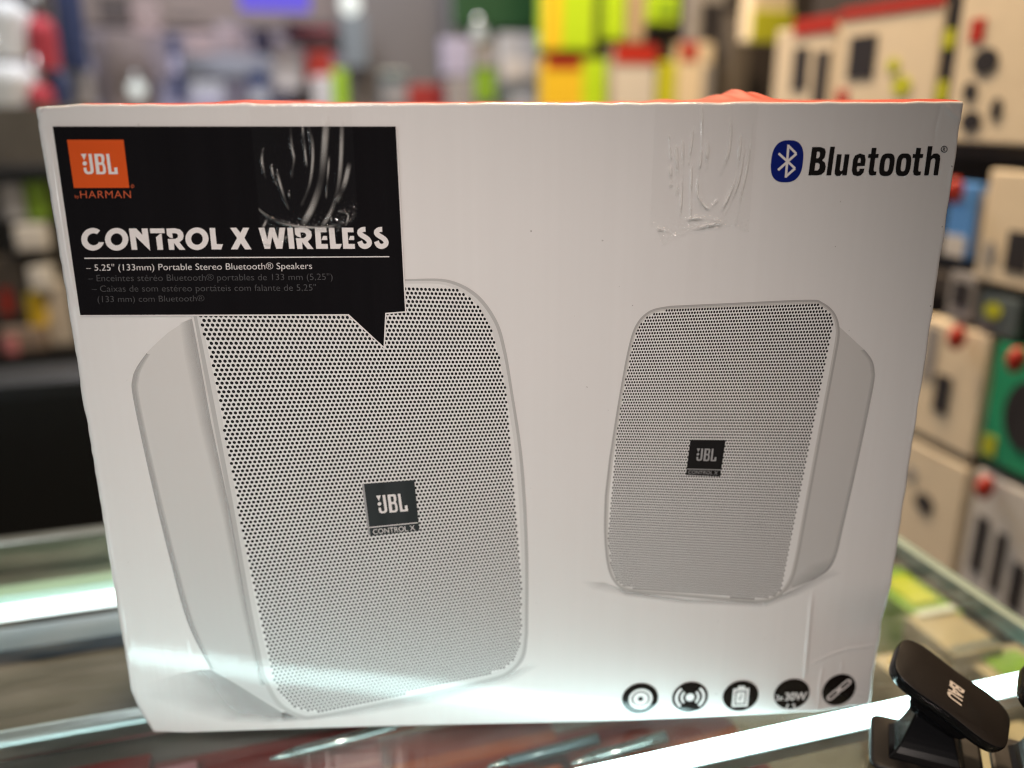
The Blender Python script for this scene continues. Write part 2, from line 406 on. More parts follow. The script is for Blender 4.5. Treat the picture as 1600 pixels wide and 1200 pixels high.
def stock(name, px, py, z, lu, lv, h, m, m2, label, cat, group):
    c = on_z(px, py, z); t = tag(empty(name, (c.x, c.y, z - h), ANG), label, cat, group)
    solid('pack_body', -lu / 2, lu / 2, -lv / 2, lv / 2, 0, h, m, t, 0.002)
    solid('printed_band', -lu * 0.46, lu * 0.46, -lv * 0.44, -lv * 0.34, h + 0.0002, h + 0.0008, M_slate if m is M_beige else M_white, t)
    if m2: solid('pack_window', -lu * 0.3, lu * 0.32, -lv * 0.25, lv * 0.3, h + 0.0002, h + 0.002, m2, t, 0.0006)
    return t
stock('stock_packet', 1422, 925, -0.10, 0.045, 0.085, 0.08, M_lime, M_yelg, 'green packet with yellow window inside the counter beside the white box', 'packet', 'packets at the right end of the counter')
stock('stock_packet', 1490, 985, -0.10, 0.05, 0.06, 0.08, M_beige, None, 'kraft brown packet inside the counter beside the green packet', 'packet', 'packets at the right end of the counter')
stock('stock_packet', 1580, 1040, -0.11, 0.06, 0.05, 0.07, M_beige, M_lime, 'cream packet with a green window at the right end inside the counter', 'packet', 'packets at the right end of the counter')
stock('stock_packet', 1430, 1040, -0.09, 0.05, 0.04, 0.09, M_beige, M_yell, 'brown packet with a yellow window beside the black phone holder inside the counter', 'packet', 'packets at the right end of the counter')
stock('stock_packet', 1520, 1190, -0.09, 0.13, 0.05, 0.09, M_beige, None, 'wide plain brown packet below the phone holder under the glass', 'packet', 'packets at the right end of the counter')

# ------------------------------------------------------------------ the right hand wall of goods
UW = 0.70
def on_wall(px, py, k=UW): return on_n(px, py, UD, k)
M_peg = mat('dark_pegboard', (0.035, 0.028, 0.025), 0.6, vary=0.2)
rk = tag(empty('goods_rack', (0, 0, 0), ANG), 'dark rack of hanging goods along the right side of the shop', 'rack')
solid('back_board', UW + 0.10, UW + 0.13, -0.5, 0.97, ZF, 1.4, M_peg, rk)
for (px, py) in ((1545, 232), (1545, 470), (1500, 705)):
    p = on_wall(px, py)
    solid('shelf', UW + 0.012, UW + 0.0995, -0.5, 0.96, p.z - 0.012, p.z + 0.012, M_peg, rk)
M_dev = mat('device_print', (0.028, 0.026, 0.03), 0.4)
M_redp = mat('red_ink', (0.42, 0.03, 0.018), 0.4)
M_green = mat('green_card', (0.02, 0.30, 0.15), 0.4)
M_bluep = mat('blue_card', (0.09, 0.26, 0.62), 0.4)
M_grey = mat('grey_card', (0.28, 0.27, 0.27), 0.5)
M_wht2 = mat('clear_pack', (0.58, 0.56, 0.54), 0.3)
RUVINV = Matrix.Rotation(-ANG, 4, 'Z')
def wall_pack(name, quad, m, prints, label, cat, group, th=0.035, tag_hook=None, k=UW):
    """goods on the rack; quad = left, top, right, bottom edge as measured, prints = fractions of its front"""
    l, t_, r_, b_ = quad
    a = on_wall(l, (t_ + b_) / 2, k); c = on_wall(r_, (t_ + b_) / 2, k); mid = (l + r_) / 2
    zt = on_wall(mid, t_, k).z; zb = on_wall(mid, b_, k).z
    va, vc = a.dot(VD), c.dot(VD)                    # va farther than vc
    o = UD * k + VD * ((va + vc) / 2)
    t = tag(empty(name, (o.x, o.y, zb), ANG), label, cat, group)
    wv = (va - vc) / 2; H = zt - zb
    solid('pack_body', 0.0005, th, -wv, wv, 0, H, m, t, 0.003)
    for (x0, y0, x1, y1, mm, kind) in prints:         # fractions: x from the left edge, y from the top
        v0 = wv - 2 * wv * x0; v1 = wv - 2 * wv * x1
        bm = bmesh.new()
        if kind == 'o':
            n = 20; cv = (v0 + v1) / 2; cz = H * (1 - (y0 + y1) / 2)
            ring = [bm.verts.new((-0.0012, cv + (v0 - v1) / 2 * math.cos(6.2832 * i / n), cz + H * (y1 - y0) / 2 * math.sin(6.2832 * i / n))) for i in range(n)]
            f = bm.faces.new(ring); e = bmesh.ops.extrude_face_region(bm, geom=[f])
            for vv in e['geom']:
                if isinstance(vv, bmesh.types.BMVert): vv.co.x += 0.001
        else:
            box_bm(bm, -0.0012, 0.0001, v1, v0, H * (1 - y1), H * (1 - y0), 0.0004)
        from_bm('printed_device' if mm is M_dev else 'printed_mark', bm, mm, t)
    if tag_hook:
        hx = wv - 2 * wv * tag_hook
        bm = bmesh.new(); bmesh.ops.create_uvsphere(bm, u_segments=14, v_segments=10, radius=0.010, matrix=Matrix.Translation((-0.018, hx, H - 0.008)) @ Matrix.Diagonal((1.2, 0.8, 1.5, 1))); from_bm('hook_cap', bm, M_redp, t, True)
    return t
GR = 'goods hanging on the right hand rack'
wall_pack('retail_box', (1491, -40, 1640, 226), M_cream, [(0.14, 0.24, 0.30, 0.38, M_redp, 'b'), (0.22, 0.42, 0.50, 0.58, M_dev, 'o'), (0.16, 0.62, 0.32, 0.74, M_dev, 'o'), (0.18, 0.80, 0.42, 0.93, M_dev, 'o'), (0.5, 0.72, 0.62, 0.86, M_dev, 'o')],
          'cream retail box printed with small black gadgets in the upper right corner of the picture', 'retail box', GR)
wall_pack('retail_box', (1305, 18, 1463, 200), M_cream, [(0.14, 0.18, 0.42, 0.56, M_dev, 'b'), (0.0, -0.08, 1.0, 0.02, M_redp, 'b'), (0.55, 0.4, 0.67, 0.52, M_yelg, 'o'), (0.62, 0.55, 0.8, 0.72, M_yelg, 'o'), (0.05, 0.66, 0.18, 0.85, M_redp, 'b')],
          'cream retail box with a black tablet print and a red top edge', 'retail box', GR)
wall_pack('retail_box', (1208, 42, 1300, 200), M_cream, [(0.35, 0.2, 0.6, 0.62, M_dev, 'b'), (0.72, 0.25, 0.93, 0.8, M_dev, 'b'), (0.3, -0.08, 1.0, 0.08, M_redp, 'b')],
          'cream retail box with two narrow black prints and a red wedge on top', 'retail box', GR)
wall_pack('retail_box', (1532, 268, 1640, 452), M_cream, [(0.45, 0.50, 0.8, 0.85, M_dev, 'b'), (0.14, 0.62, 0.3, 0.82, M_grey, 'o')],
          'plain cream retail box with a dark print below the dark shelf at the right edge', 'retail box', GR)
wall_pack('hanging_packet', (1478, 285, 1522, 405), M_bluep, [(0.05, 0.7, 0.8, 0.98, M_wht2, 'b'), (0.1, 0.1, 0.5, 0.25, M_wht2, 'o')],
          'blue hanging packet beside the right edge of the white box', 'packet', GR, 0.02, 0.6)
wall_pack('hanging_packet', (1524, 300, 1530, 400), M_grey, [], 'narrow grey packet between the blue packet and the cream box', 'packet', GR, 0.02)
wall_pack('retail_box', (1425, 505, 1535, 700), M_cream, [(0.36, 0.42, 0.58, 0.74, M_dev, 'b'), (0.1, 0.06, 0.3, 0.5, M_grey, 'b')],
          'cream retail box printed with a dark earbud case beside the green package', 'retail box', GR, 0.03, 0.72)
wall_pack('hanging_packet', (1540, 545, 1650, 745), M_green, [(0.28, 0.22, 0.95, 0.80, M_dev, 'o'), (0.04, 0.78, 0.25, 0.95, M_yelg, 'b')],
          'green package with a rounded black device at the right edge', 'packet', GR, 0.03, 0.5)
wall_pack('retail_box', (1395, 700, 1500, 905), M_cream, [(0.32, 0.35, 0.62, 0.5, M_dev, 'o'), (0.1, 0.2, 0.3, 0.3, M_grey, 'o')],
          'cream retail box with a black earbud print below the brown shelf', 'retail box', GR, 0.03)
wall_pack('hanging_packet', (1502, 760, 1660, 985), M_wht2, [(0.1, 0.32, 0.24, 0.75, M_dev, 'b'), (0.34, 0.36, 0.46, 0.8, M_dev, 'b'), (0.56, 0.5, 0.7, 0.85, M_dev, 'b')],
          'clear white package showing three black strips above the glass counter edge', 'packet', GR, 0.03, 0.25)
wall_pack('hanging_packet', (1480, 425, 1522, 500), M_grey, [(0.2, 0.2, 0.8, 0.7, M_dev, 'b')], 'small grey packet with a dark window below the blue packet', 'packet', GR, 0.02)
wall_pack('hanging_packet', (1528, 462, 1590, 525), M_slate, [(0.15, 0.2, 0.6, 0.6, M_yelg, 'o')], 'slate packet with a yellow green dot above the green package', 'packet', GR, 0.02)
wall_pack('hanging_packet', (1395, 560, 1420, 690), M_lav, [(0.2, 0.1, 0.8, 0.5, M_dev, 'b')], 'lavender packet half hidden behind the right edge of the white box', 'packet', GR, 0.02)
wall_pack('hanging_packet', (1466, -30, 1489, 220), M_dev, [(0.1, 0.3, 0.9, 0.42, M_yelg, 'b'), (0.1, 0.62, 0.9, 0.76, M_yelg, 'b')],
          'black packet with yellow bands squeezed between two cream boxes', 'packet', GR, 0.02, k=UW + 0.004)

# ------------------------------------------------------------------ goods and fittings farther back
def back_pack(name, quad, v, m, prints, label, cat, group=None, th=0.05, part='pack_body', bev=0.006):
    l, t_, r_, b_ = quad
    a = on_n(l, (t_ + b_) / 2, VD, v); c = on_n(r_, (t_ + b_) / 2, VD, v); mid = (l + r_) / 2
    zt = on_n(mid, t_, VD, v).z; zb = on_n(mid, b_, VD, v).z
    ua, uc = a.dot(UD), c.dot(UD); wu = (uc - ua) / 2; H = zt - zb
    o = UD * ((ua + uc) / 2) + VD * v
    t = tag(empty(name, (o.x, o.y, zb), ANG), label, cat, group)
    solid(part, -wu, wu, 0.0005, th, 0, H, m, t, bev)
    for (x0, y0, x1, y1, mm, pn) in prints:
        solid(pn, -wu + 2 * wu * x0, -wu + 2 * wu * x1, -0.004, 0.0, H * (1 - y1), H * (1 - y0), mm, t, 0.0012)
    return t
GB = 'goods hanging at the back of the shop'
V2 = 1.9
M_limeb = mat('bright_lime_card', (0.42, 0.66, 0.02), 0.35)
back_pack('hanging_packet', (848, -60, 930, 78), V2, M_limeb, [(0.02, 0, 0.35, 1, M_yell, 'printed_band')], 'lime package with a yellow left side hanging in the upper row', 'packet', GB)
back_pack('hanging_packet', (848, 92, 946, 200), V2, M_yell, [(0.62, 0, 1, 1, M_limeb, 'printed_band'), (0.05, 0, 0.6, 0.12, M_redp, 'printed_band')], 'yellow package with a lime right side hanging just above the white box', 'packet', GB)
back_pack('hanging_packet', (948, -60, 978, 62), V2, M_limeb, [], 'narrow lime packet hanging beside the lime and yellow package', 'packet', GB)
back_pack('hanging_packet', (982, -60, 1010, 66), V2, M_beige, [], 'narrow beige packet between two lime ones', 'packet', GB)
back_pack('hanging_packet', (1012, -10, 1062, 36), V2, M_limeb, [(0.3, 0.3, 0.8, 0.7, M_lime, 'printed_band')], 'short lime packet with a darker middle hanging above a black one', 'packet', GB)
back_pack('hanging_packet', (1012, 40, 1064, 92), V2 + 0.05, M_dev, [], 'short black packet below the short lime packet', 'packet', GB)
back_pack('hanging_packet', (958, 70, 1024, 200), V2, M_wht2, [(0.0, 0.0, 1, 0.22, M_redp, 'printed_band')], 'white package with a red top band just above the white box', 'packet', GB)
back_pack('hanging_packet', (1030, 96, 1056, 200), V2, M_yelg, [], 'olive yellow packet between the white and the cream package', 'packet', GB)
back_pack('hanging_packet', (1060, 66, 1112, 200), V2, M_cream, [(0.0, 0.0, 0.5, 0.2, M_redp, 'printed_band'), (0.7, 0.25, 1, 1, M_grey, 'printed_band')], 'cream package with a red upper corner just above the white box', 'packet', GB)
back_pack('hanging_packet', (1082, -60, 1136, 80), V2 + 0.06, M_grey, [(0.25, 0.45, 0.9, 1, M_dev, 'printed_band')], 'dark grey packet hanging left of the cream and yellow one', 'packet', GB)
back_pack('hanging_packet', (1176, -60, 1240, 66), V2 - 0.5, M_cream, [(0, 0.6, 1, 1, M_yelg, 'printed_band')], 'cream package with a yellow lower end hanging at the top edge', 'packet', GB)
back_pack('hanging_packet', (1140, 20, 1170, 200), V2, M_brown, [], 'brown packet left of the cream boxes', 'packet', GB)
# dark board that carries those goods
rb = tag(empty('goods_display', uv(0, 0, 0), ANG), 'dark panel behind the lime and yellow packages', 'panel')
a = on_n(838, 100, VD, V2 + 0.2).dot(UD); b_ = on_n(1300, 100, VD, V2 + 0.2).dot(UD)
solid('back_board', a, b_, V2 + 0.14, V2 + 0.18, ZF, 1.8, M_peg, rb)

V3 = 3.1
M_col = mat('grey_paint', (0.135, 0.125, 0.12), 0.6, vary=0.06, scale=6)
back_pack('wall_column', (556, -260, 702, 700), V3, M_col, [], 'wide grey column in the middle of the shop behind the white box', 'column', None, 0.3, 'shaft')
back_pack('small_carton', (640, 132, 702, 200), V3 - 0.3, M_red, [], 'dark red carton in front of the grey column', 'carton', None, 0.1)
M_dgreen = mat('dark_green_paint', (0.008, 0.055, 0.015), 0.5)
back_pack('green_board', (706, -160, 846, 44), V3 - 0.4, M_dgreen, [], 'dark green board hanging right of the grey column', 'board', None, 0.03, 'board')
M_pale = mat('pale_grey_card', (0.40, 0.42, 0.46), 0.5)
GP = 'pale goods behind the top edge of the white box'
back_pack('pale_packet', (692, 60, 738, 118), V3 - 0.5, M_lav, [], 'lavender packet left of the round lamp under the green board', 'packet', GP)
back_pack('pale_packet', (742, 80, 775, 160), V3 - 0.5, M_lime, [(0, 0, 1, 0.3, M_grey, 'printed_band')], 'green packet with a grey top under the round lamp', 'packet', GP)
back_pack('pale_packet', (782, 52, 842, 130), V3 - 0.5, M_pale, [(0.1, 0.5, 0.9, 0.9, M_wht2, 'printed_band')], 'pale grey package left of the lime and yellow package', 'packet', GP)
back_pack('pale_packet', (700, 122, 742, 210), V3 - 0.5, M_grey, [], 'mid grey packet right of the dark red carton', 'packet', GP)
back_pack('pale_packet', (778, 134, 844, 210), V3 - 0.5, M_slate, [(0.3, 0.1, 0.9, 0.7, M_pale, 'printed_band')], 'slate grey package just left of the yellow package', 'packet', GP)
pb = tag(empty('goods_display', uv(0, 0, 0), ANG), 'grey panel behind the pale packets right of the grey column', 'panel')
a = on_n(700, 100, VD, V3 - 0.3).dot(UD); b_ = on_n(850, 100, VD, V3 - 0.3).dot(UD)
solid('back_board', a, b_, V3 - 0.36, V3 - 0.33, ZF, 1.0, M_grey, pb)

# left part: pale shop front with shelves, clothes at the far left
M_mauve = mat('mauve_panel', (0.30, 0.255, 0.27), 0.6, vary=0.1)
M_taupe = mat('taupe_panel', (0.36, 0.29, 0.265), 0.6, vary=0.1)
M_tan = mat('tan_board', (0.24, 0.19, 0.16), 0.6)
M_navy = mat('navy_cloth', (0.02, 0.035, 0.10), 0.8)
M_redc = mat('red_cloth', (0.34, 0.03, 0.045), 0.8)
M_whitec = mat('pale_cloth', (0.50, 0.54, 0.56), 0.85)
V4 = 3.7
sb = tag(empty('shop_partition', uv(0, 0, 0), ANG), 'pale mauve partition with tan upper board at the back left of the shop', 'partition')
def vband(name, l, t_, r_, b_, v, m, th=0.03):
    a = on_n(l, (t_ + b_) / 2, VD, v).dot(UD); c = on_n(r_, (t_ + b_) / 2, VD, v).dot(UD); mid = (l + r_) / 2
    return solid(name, a, c, v, v + th, on_n(mid, b_, VD, v).z, on_n(mid, t_, VD, v).z, m, sb, 0.003)
vband('upper_board', 60, -260, 556, 42, V4, M_tan, 0.06)
vband('lower_panel', 60, 44, 556, 700, V4 + 0.02, M_mauve)
vband('tall_panel', 205, 50, 268, 690, V4 - 0.03, M_taupe)
vband('tall_panel', 145, 90, 190, 690, V4 - 0.03, M_lav)
vband('counter_front', 275, 88, 480, 122, V4 - 0.1, M_pale, 0.1)
vband('counter_base', 280, 124, 480, 690, V4 - 0.08, M_lav, 0.1)
vband('dark_band', 450, 42, 530, 66, V4 - 0.03, M_dark)  # flat dark board set before the partition
GL = 'goods on the counter at the back left'
back_pack('small_carton', (425, 66, 470, 140), V4 - 0.3, M_wht2, [], 'white carton on the far counter left of the red one', 'carton', GL)
back_pack('small_carton', (478, 78, 520, 125), V4 - 0.3, M_redp, [], 'small red carton on the far counter', 'carton', GL)
back_pack('small_carton', (490, 118, 520, 190), V4 - 0.35, M_wht2, [], 'white packet left of the yellow green one', 'carton', GL)
back_pack('small_carton', (522, 108, 552, 200), V4 - 0.35, M_limeb, [], 'yellow green packet left of the grey column', 'carton', GL)
back_pack('glass_pane', (534, 20, 574, 105), V3 - 0.1, mat('steel_blue_panel', (0.16, 0.19, 0.21), 0.3), [], 'steel blue panel under the round lamp beside the grey column', 'panel', None, 0.02, 'pane')
back_pack('blue_screen', (372, -60, 482, 16), V4 - 0.5, emit('blue_glow', (0.13, 0.08, 0.95), 0.75, 0.02), [], 'glowing blue sign at the top edge of the picture', 'sign', None, 0.03, 'screen')
GM = 'assorted packets on the far wall at the left'
M_umber = mat('umber_card', (0.07, 0.055, 0.05), 0.6)
M_rose = mat('rose_card', (0.40, 0.30, 0.29), 0.5)
for quad, dv, m_, m2_, lab in (
    ((150, -60, 198, 34), 0.35, M_umber, M_tan, 'dark brown packet with a tan stripe at the top edge right of the clothes'),
    ((206, 6, 250, 52), 0.30, M_rose, M_tan, 'rose packet with a tan stripe above the left round lamp'),
    ((262, 14, 318, 42), 0.32, M_tan, M_umber, 'wide tan packet with a dark stripe left of the glowing blue sign'),
    ((266, 56, 284, 160), 0.45, M_navy, M_lav, 'narrow navy packet with a lavender stripe right of the left round lamp'),
    ((290, 50, 334, 84), 0.30, M_rose, M_mauve, 'rose packet with a mauve stripe above the far counter'),
    ((338, 36, 384, 82), 0.34, M_mauve, M_rose, 'mauve packet with a rose stripe right below the glowing blue sign'),
    ((394, 46, 426, 84), 0.31, M_navy, M_mauve, 'navy packet with a mauve stripe left of the dark band'),
    ((390, 112, 422, 200), 0.42, M_navy, M_pale, 'navy packet with a pale stripe low on the far counter'),
    ((300, 128, 352, 200), 0.40, M_pale, M_lav, 'pale packet with a lavender stripe low on the far counter'),
    ((446, 34, 528, 66), 0.28, M_umber, M_redc, 'long dark packet with a red stripe left of the steel blue panel'),
    ((120, 60, 150, 160), 0.50, M_umber, M_lav, 'dark packet with a lavender stripe beside the charcoal garment'),
    ((596, 110, 640, 200), -0.25, M_slate, M_grey, 'slate packet with a grey stripe in front of the foot of the grey column')):
    back_pack('far_packet', quad, V4 - dv if dv > 0 else V3 + dv, m_, [(0.08, 0.3, 0.92, 0.55, m2_, 'printed_band')], lab, 'packet', GM)
def globe(px, py, v, r, s, label):
    p = on_n(px, py, VD, v); o = empty('globe_lamp', (p.x, p.y, p.z))
    tag(o, label, 'lamp', 'round white lamps at the back')
    bm = bmesh.new(); bmesh.ops.create_uvsphere(bm, u_segments=20, v_segments=14, radius=r); from_bm('bulb', bm, emit('bulb_light', (0.95, 1.0, 0.94), s, 0.1), o, True)
    bm = bmesh.new(); bmesh.ops.create_cone(bm, cap_ends=True, segments=14, radius1=r * 0.5, radius2=r * 0.5, depth=r, matrix=Matrix.Translation((0, 0, r * 1.4))); from_bm('socket', bm, M_alu, o, True)
globe(214, 139, V4 - 0.4, 0.030, 0.9, 'round white lamp behind the top left part of the white box')
globe(547, 6, V3 - 0.5, 0.034, 1.0, 'round white lamp at the top edge left of the grey column')
globe(748, 52, V3 - 0.8, 0.024, 0.45, 'round white lamp under the dark green board')
# clothing rail and shelves at the far left, nearer
V5 = 2.2
def garment(quad, v, m, label):
    l, t_, r_, b_ = quad
    a = on_n(l, (t_ + b_) / 2, VD, v).dot(UD); c = on_n(r_, (t_ + b_) / 2, VD, v).dot(UD); mid = (l + r_) / 2
    zt = on_n(mid, t_, VD, v).z; zb = on_n(mid, b_, VD, v).z; H = zt - zb; wu = (c - a) / 2
    o = UD * ((a + c) / 2) + VD * v; t = tag(empty('garment', (o.x, o.y, zb), ANG), label, 'garment', 'clothes hanging at the far left')
    n = 24; vs = []; fs = []
    for j in range(12):
        q = j / 11; s = (0.55 + 0.45 * min(1, q / 0.2)) if q < 0.2 else 1.0
        for i in range(n):
            th = 2 * math.pi * i / n
            rr = 1 + 0.10 * math.sin(5 * th + 2 * q) + 0.05 * math.sin(9 * th)
            vs.append((wu * s * rr * math.cos(th), 0.045 * s * rr * math.sin(th), H * (1 - q)))
    for j in range(11):
        for i in range(n): fs.append((j * n + i, (j + 1) * n + i, (j + 1) * n + (i + 1) % n, j * n + (i + 1) % n))
    fs.append(tuple(range(n)))
    obj('cloth', vs, fs, m, t, True)
    bm = bmesh.new(); bmesh.ops.create_cone(bm, cap_ends=True, segments=10, radius1=0.004, radius2=0.004, depth=0.07, matrix=Matrix.Translation((0, 0, H + 0.03))); from_bm('hanger', bm, M_alu, t, True)
    return t
garment((-60, 0, 48, 92), V5, M_whitec, 'pale grey garment hanging in the upper left corner')
garment((46, 28, 88, 108), V5, M_redc, 'dark red garment beside the pale ones at the far left')
garment((-60, 100, 62, 190), V5 - 0.05, M_whitec, 'pale grey garment in the lower row above the goods on the left shelf')
garment((60, 112, 110, 190), V5 + 0.05, M_navy, 'navy blue garment in the lower row beside the pale one')
garment((88, -60, 128, 110), V5 + 0.15, M_navy, 'navy blue garment hanging right of the dark red one')
garment((104, 20, 142, 200), V5 + 0.25, M_grey, 'charcoal garment hanging at the right end of the clothes')
garment((48, 132, 84, 200), V5 - 0.08, M_redc, 'dark red garment low behind the top left corner of the white box')
lp = tag(empty('goods_shelf', uv(0, 0, 0), ANG), 'dark shelf unit of assorted goods left of the white box', 'shelf')
def lband(name, l, t_, r_, b_, v, m, th=0.02):
    a = on_n(l, (t_ + b_) / 2, VD, v).dot(UD); c = on_n(r_, (t_ + b_) / 2, VD, v).dot(UD); mid = (l + r_) / 2
    return solid(name, a, c, v, v + th, on_n(mid, b_, VD, v).z, on_n(mid, t_, VD, v).z, m, lp, 0.002)
V6 = 1.7
lband('back_board', -160, 165, 200, 900, V6 + 0.15, M_dark)
lband('shelf_board', -160, 262, 200, 276, V6 - 0.02, M_blk, 0.16)
lband('shelf_board', -160, 548, 200, 580, V6 - 0.02, M_blk, 0.16)
GS = 'goods on the shelf left of the white box'
back_pack('small_carton', (0, 285, 36, 345), V6, M_pale, [], 'pale blue carton on the left shelf at the picture edge', 'carton', GS)
back_pack('small_carton', (40, 282, 74, 345), V6, M_lime, [], 'green carton on the left shelf beside the pale blue one', 'carton', GS)
back_pack('small_carton', (22, 352, 72, 392), V6 - 0.02, M_white, [], 'white carton lying below the green one on the left shelf', 'carton', GS)
back_pack('small_carton', (44, 418, 80, 456), V6 - 0.02, M_white, [], 'small white carton above the yellow one', 'carton', GS)
back_pack('small_carton', (42, 460, 70, 512), V6, M_yell, [], 'yellow carton on the left shelf', 'carton', GS)
back_pack('small_carton', (72, 440, 108, 560), V6 + 0.02, M_wht2, [], 'tall grey carton right of the yellow one on the left shelf', 'carton', GS)
back_pack('small_carton', (0, 515, 70, 560), V6 - 0.02, M_tan, [(0.1, 0.2, 0.4, 0.8, M_pink, 'printed_band')], 'brown carton with a pink print at the foot of the left shelf', 'carton', GS)
back_pack('small_carton', (-20, 400, 40, 500), V6 + 0.02, M_brown, [(0.3, 0.5, 0.6, 0.9, M_redp, 'printed_band')], 'brown carton with a red print at the left picture edge', 'carton', GS)
# black seat in front of the shelf
M_leather = mat('black_leather', (0.014, 0.016, 0.018), 0.38, bump=0.15, scale=60)
st = tag(empty('chair', uv(0, 0, 0), ANG), 'black padded chair back standing behind the counter at the left', 'chair')
a = on_n(-190, 700, VD, 0.75).dot(UD); c = on_n(260, 700, VD, 0.75).dot(UD)
zt = on_n(60, 578, VD, 0.75).z
solid('backrest', a, c, 0.70, 0.80, -0.42, zt, M_leather, st, 0.02)
solid('seat', a, c, 0.80, 1.22, -0.52, -0.43, M_leather, st, 0.02)
for (u_, v_) in ((a + 0.03, 0.82), (c - 0.03, 0.82), (a + 0.03, 1.2), (c - 0.03, 1.2)):
    solid('leg', u_ - 0.015, u_ + 0.015, v_ - 0.015, v_ + 0.015, ZF, -0.5205, M_blk, st)

# ================================================================== THE CARTON
W, HB, DEP = 0.42, 0.33399, 0.20
M_board = ink('white_board', (0.79, 0.785, 0.785))
_nt = M_board.node_tree; _b = _nt.nodes['Principled BSDF']; _src = _b.inputs['Base Color'].links[0].from_socket
_tc = _nt.nodes.new('ShaderNodeTexCoord'); _v = _nt.nodes.new('ShaderNodeTexNoise'); _v.inputs['Scale'].default_value = 330; _v.inputs['Detail'].default_value = 1
_r = _nt.nodes.new('ShaderNodeValToRGB'); _r.color_ramp.elements[0].position = 0.785; _r.color_ramp.elements[1].position = 0.81
_nt.links.new(_tc.outputs['Object'], _v.inputs['Vector']); _nt.links.new(_v.outputs['Fac'], _r.inputs[0])
_m = _nt.nodes.new('ShaderNodeMix'); _m.data_type = 'RGBA'; _m.inputs[7].default_value = (0.42, 0.40, 0.39, 1)      # dust and scuff marks
_nt.links.new(_r.outputs[0], _m.inputs[0]); _nt.links.new(_src, _m.inputs[6]); _nt.links.new(_m.outputs[2], _b.inputs['Base Color'])
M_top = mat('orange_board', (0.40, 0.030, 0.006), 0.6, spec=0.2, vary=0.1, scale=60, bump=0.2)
M_side = mat('side_board', (0.62, 0.60, 0.58), 0.35)
bx = tag(empty('speaker_carton', (0, 0, 0)), 'large glossy white carton printed with two white loudspeakers, standing on the glass counter', 'carton')
def front_y(x, z):
    """how far the front stands back (+) or out (-): rounded edges, creases at the lower right"""
    y = 0.0
    dl = x + W / 2; dr = W / 2 - x; dt = HB - z; db = z
    rl, rr, rt, rb_ = 0.0055, 0.0022, 0.0012, 0.0012
    if dl < rl: y += rl - math.sqrt(max(0, rl * rl - (rl - dl) ** 2))
    if dr < rr: y += rr - math.sqrt(max(0, rr * rr - (rr - dr) ** 2))
    if dt < rt: y += rt - math.sqrt(max(0, rt * rt - (rt - dt) ** 2))
    if db < rb_: y += rb_ - math.sqrt(max(0, rb_ * rb_ - (rb_ - db) ** 2))
    return y
CREASES = []
def crease(pts, a, wd):
    q = [F(*p) for p in pts]; CREASES.append((np.array(q), a, wd))
crease([(1268, 930), (1262, 1000), (1257, 1058)], -0.00055, 0.0011)
crease([(1262, 1040), (1295, 1027), (1325, 1019), (1378, 1016)], -0.00030, 0.0009)
crease([(1287, 1045), (1282, 1070), (1277, 1112)], -0.00035, 0.0009)
crease([(1319, 1040), (1317, 1056)], -0.0003, 0.0007)
crease([(1342, 1088), (1356, 1092)], -0.0003, 0.0009)
crease([(70, 164), (62, 178), (51, 190)], 0.0007, 0.0009)
crease([(1478, 166), (1490, 178), (1506, 188)], -0.0006, 0.0010)
crease([(1470, 165), (1462, 200), (1460, 230)], 0.0002, 0.0010)
crease([(1502, 190), (1490, 260), (1470, 420), (1440, 600), (1425, 690)], -0.00035, 0.0010)
crease([(80, 222), (104, 390), (122, 485)], -0.00065, 0.0012)
crease([(66, 250), (90, 400), (104, 480)], 0.0004, 0.0010)
crease([(290, 975), (302, 1030)], -0.00012, 0.0008)
crease([(195, 990), (200, 1030), (206, 1090)], -0.0005, 0.0012)
def crease_y(X, Z):
    Y = np.zeros_like(X)
    for q, a, wd in CREASES:
        dmin = np.full_like(X, 1e9); tt = np.zeros_like(X); n = len(q) - 1
        for i in range(n):
            p, d = q[i], q[i + 1] - q[i]; L2 = (d ** 2).sum()
            t = np.clip(((X - p[0]) * d[0] + (Z - p[1]) * d[1]) / L2, 0, 1)
            dd = np.hypot(X - p[0] - t * d[0], Z - p[1] - t * d[1])
            mk = dd < dmin; dmin = np.where(mk, dd, dmin); tt = np.where(mk, (i + t) / n, tt)
        Y += a * np.exp(-(dmin / wd) ** 2) * np.clip(np.minimum(tt, 1 - tt) * 6 + 0.25, 0, 1)
    return Y
def spread(a, b, n, edge, ne):
    u = np.linspace(a, b, n); e = edge * (1 - np.cos(np.linspace(0, np.pi / 2, ne))) 
    return np.unique(np.round(np.r_[u, a + e, b - e], 7))
xs = spread(-W / 2, W / 2, 420, 0.0065, 14); zs = spread(0, HB, 300, 0.002, 6)
# more lines where the lower right corner is creased
xs = np.unique(np.r_[xs, np.linspace(0.155, 0.21, 120)]); zs = np.unique(np.r_[zs, np.linspace(0.0, 0.07, 110)])
XX, ZZ = np.meshgrid(xs, zs, indexing='ij')
YY = np.vectorize(front_y)(XX, ZZ) + crease_y(XX, ZZ) + np.vectorize(bend)(XX, ZZ)
XS = XX.copy(); ZSH = ZZ.copy()
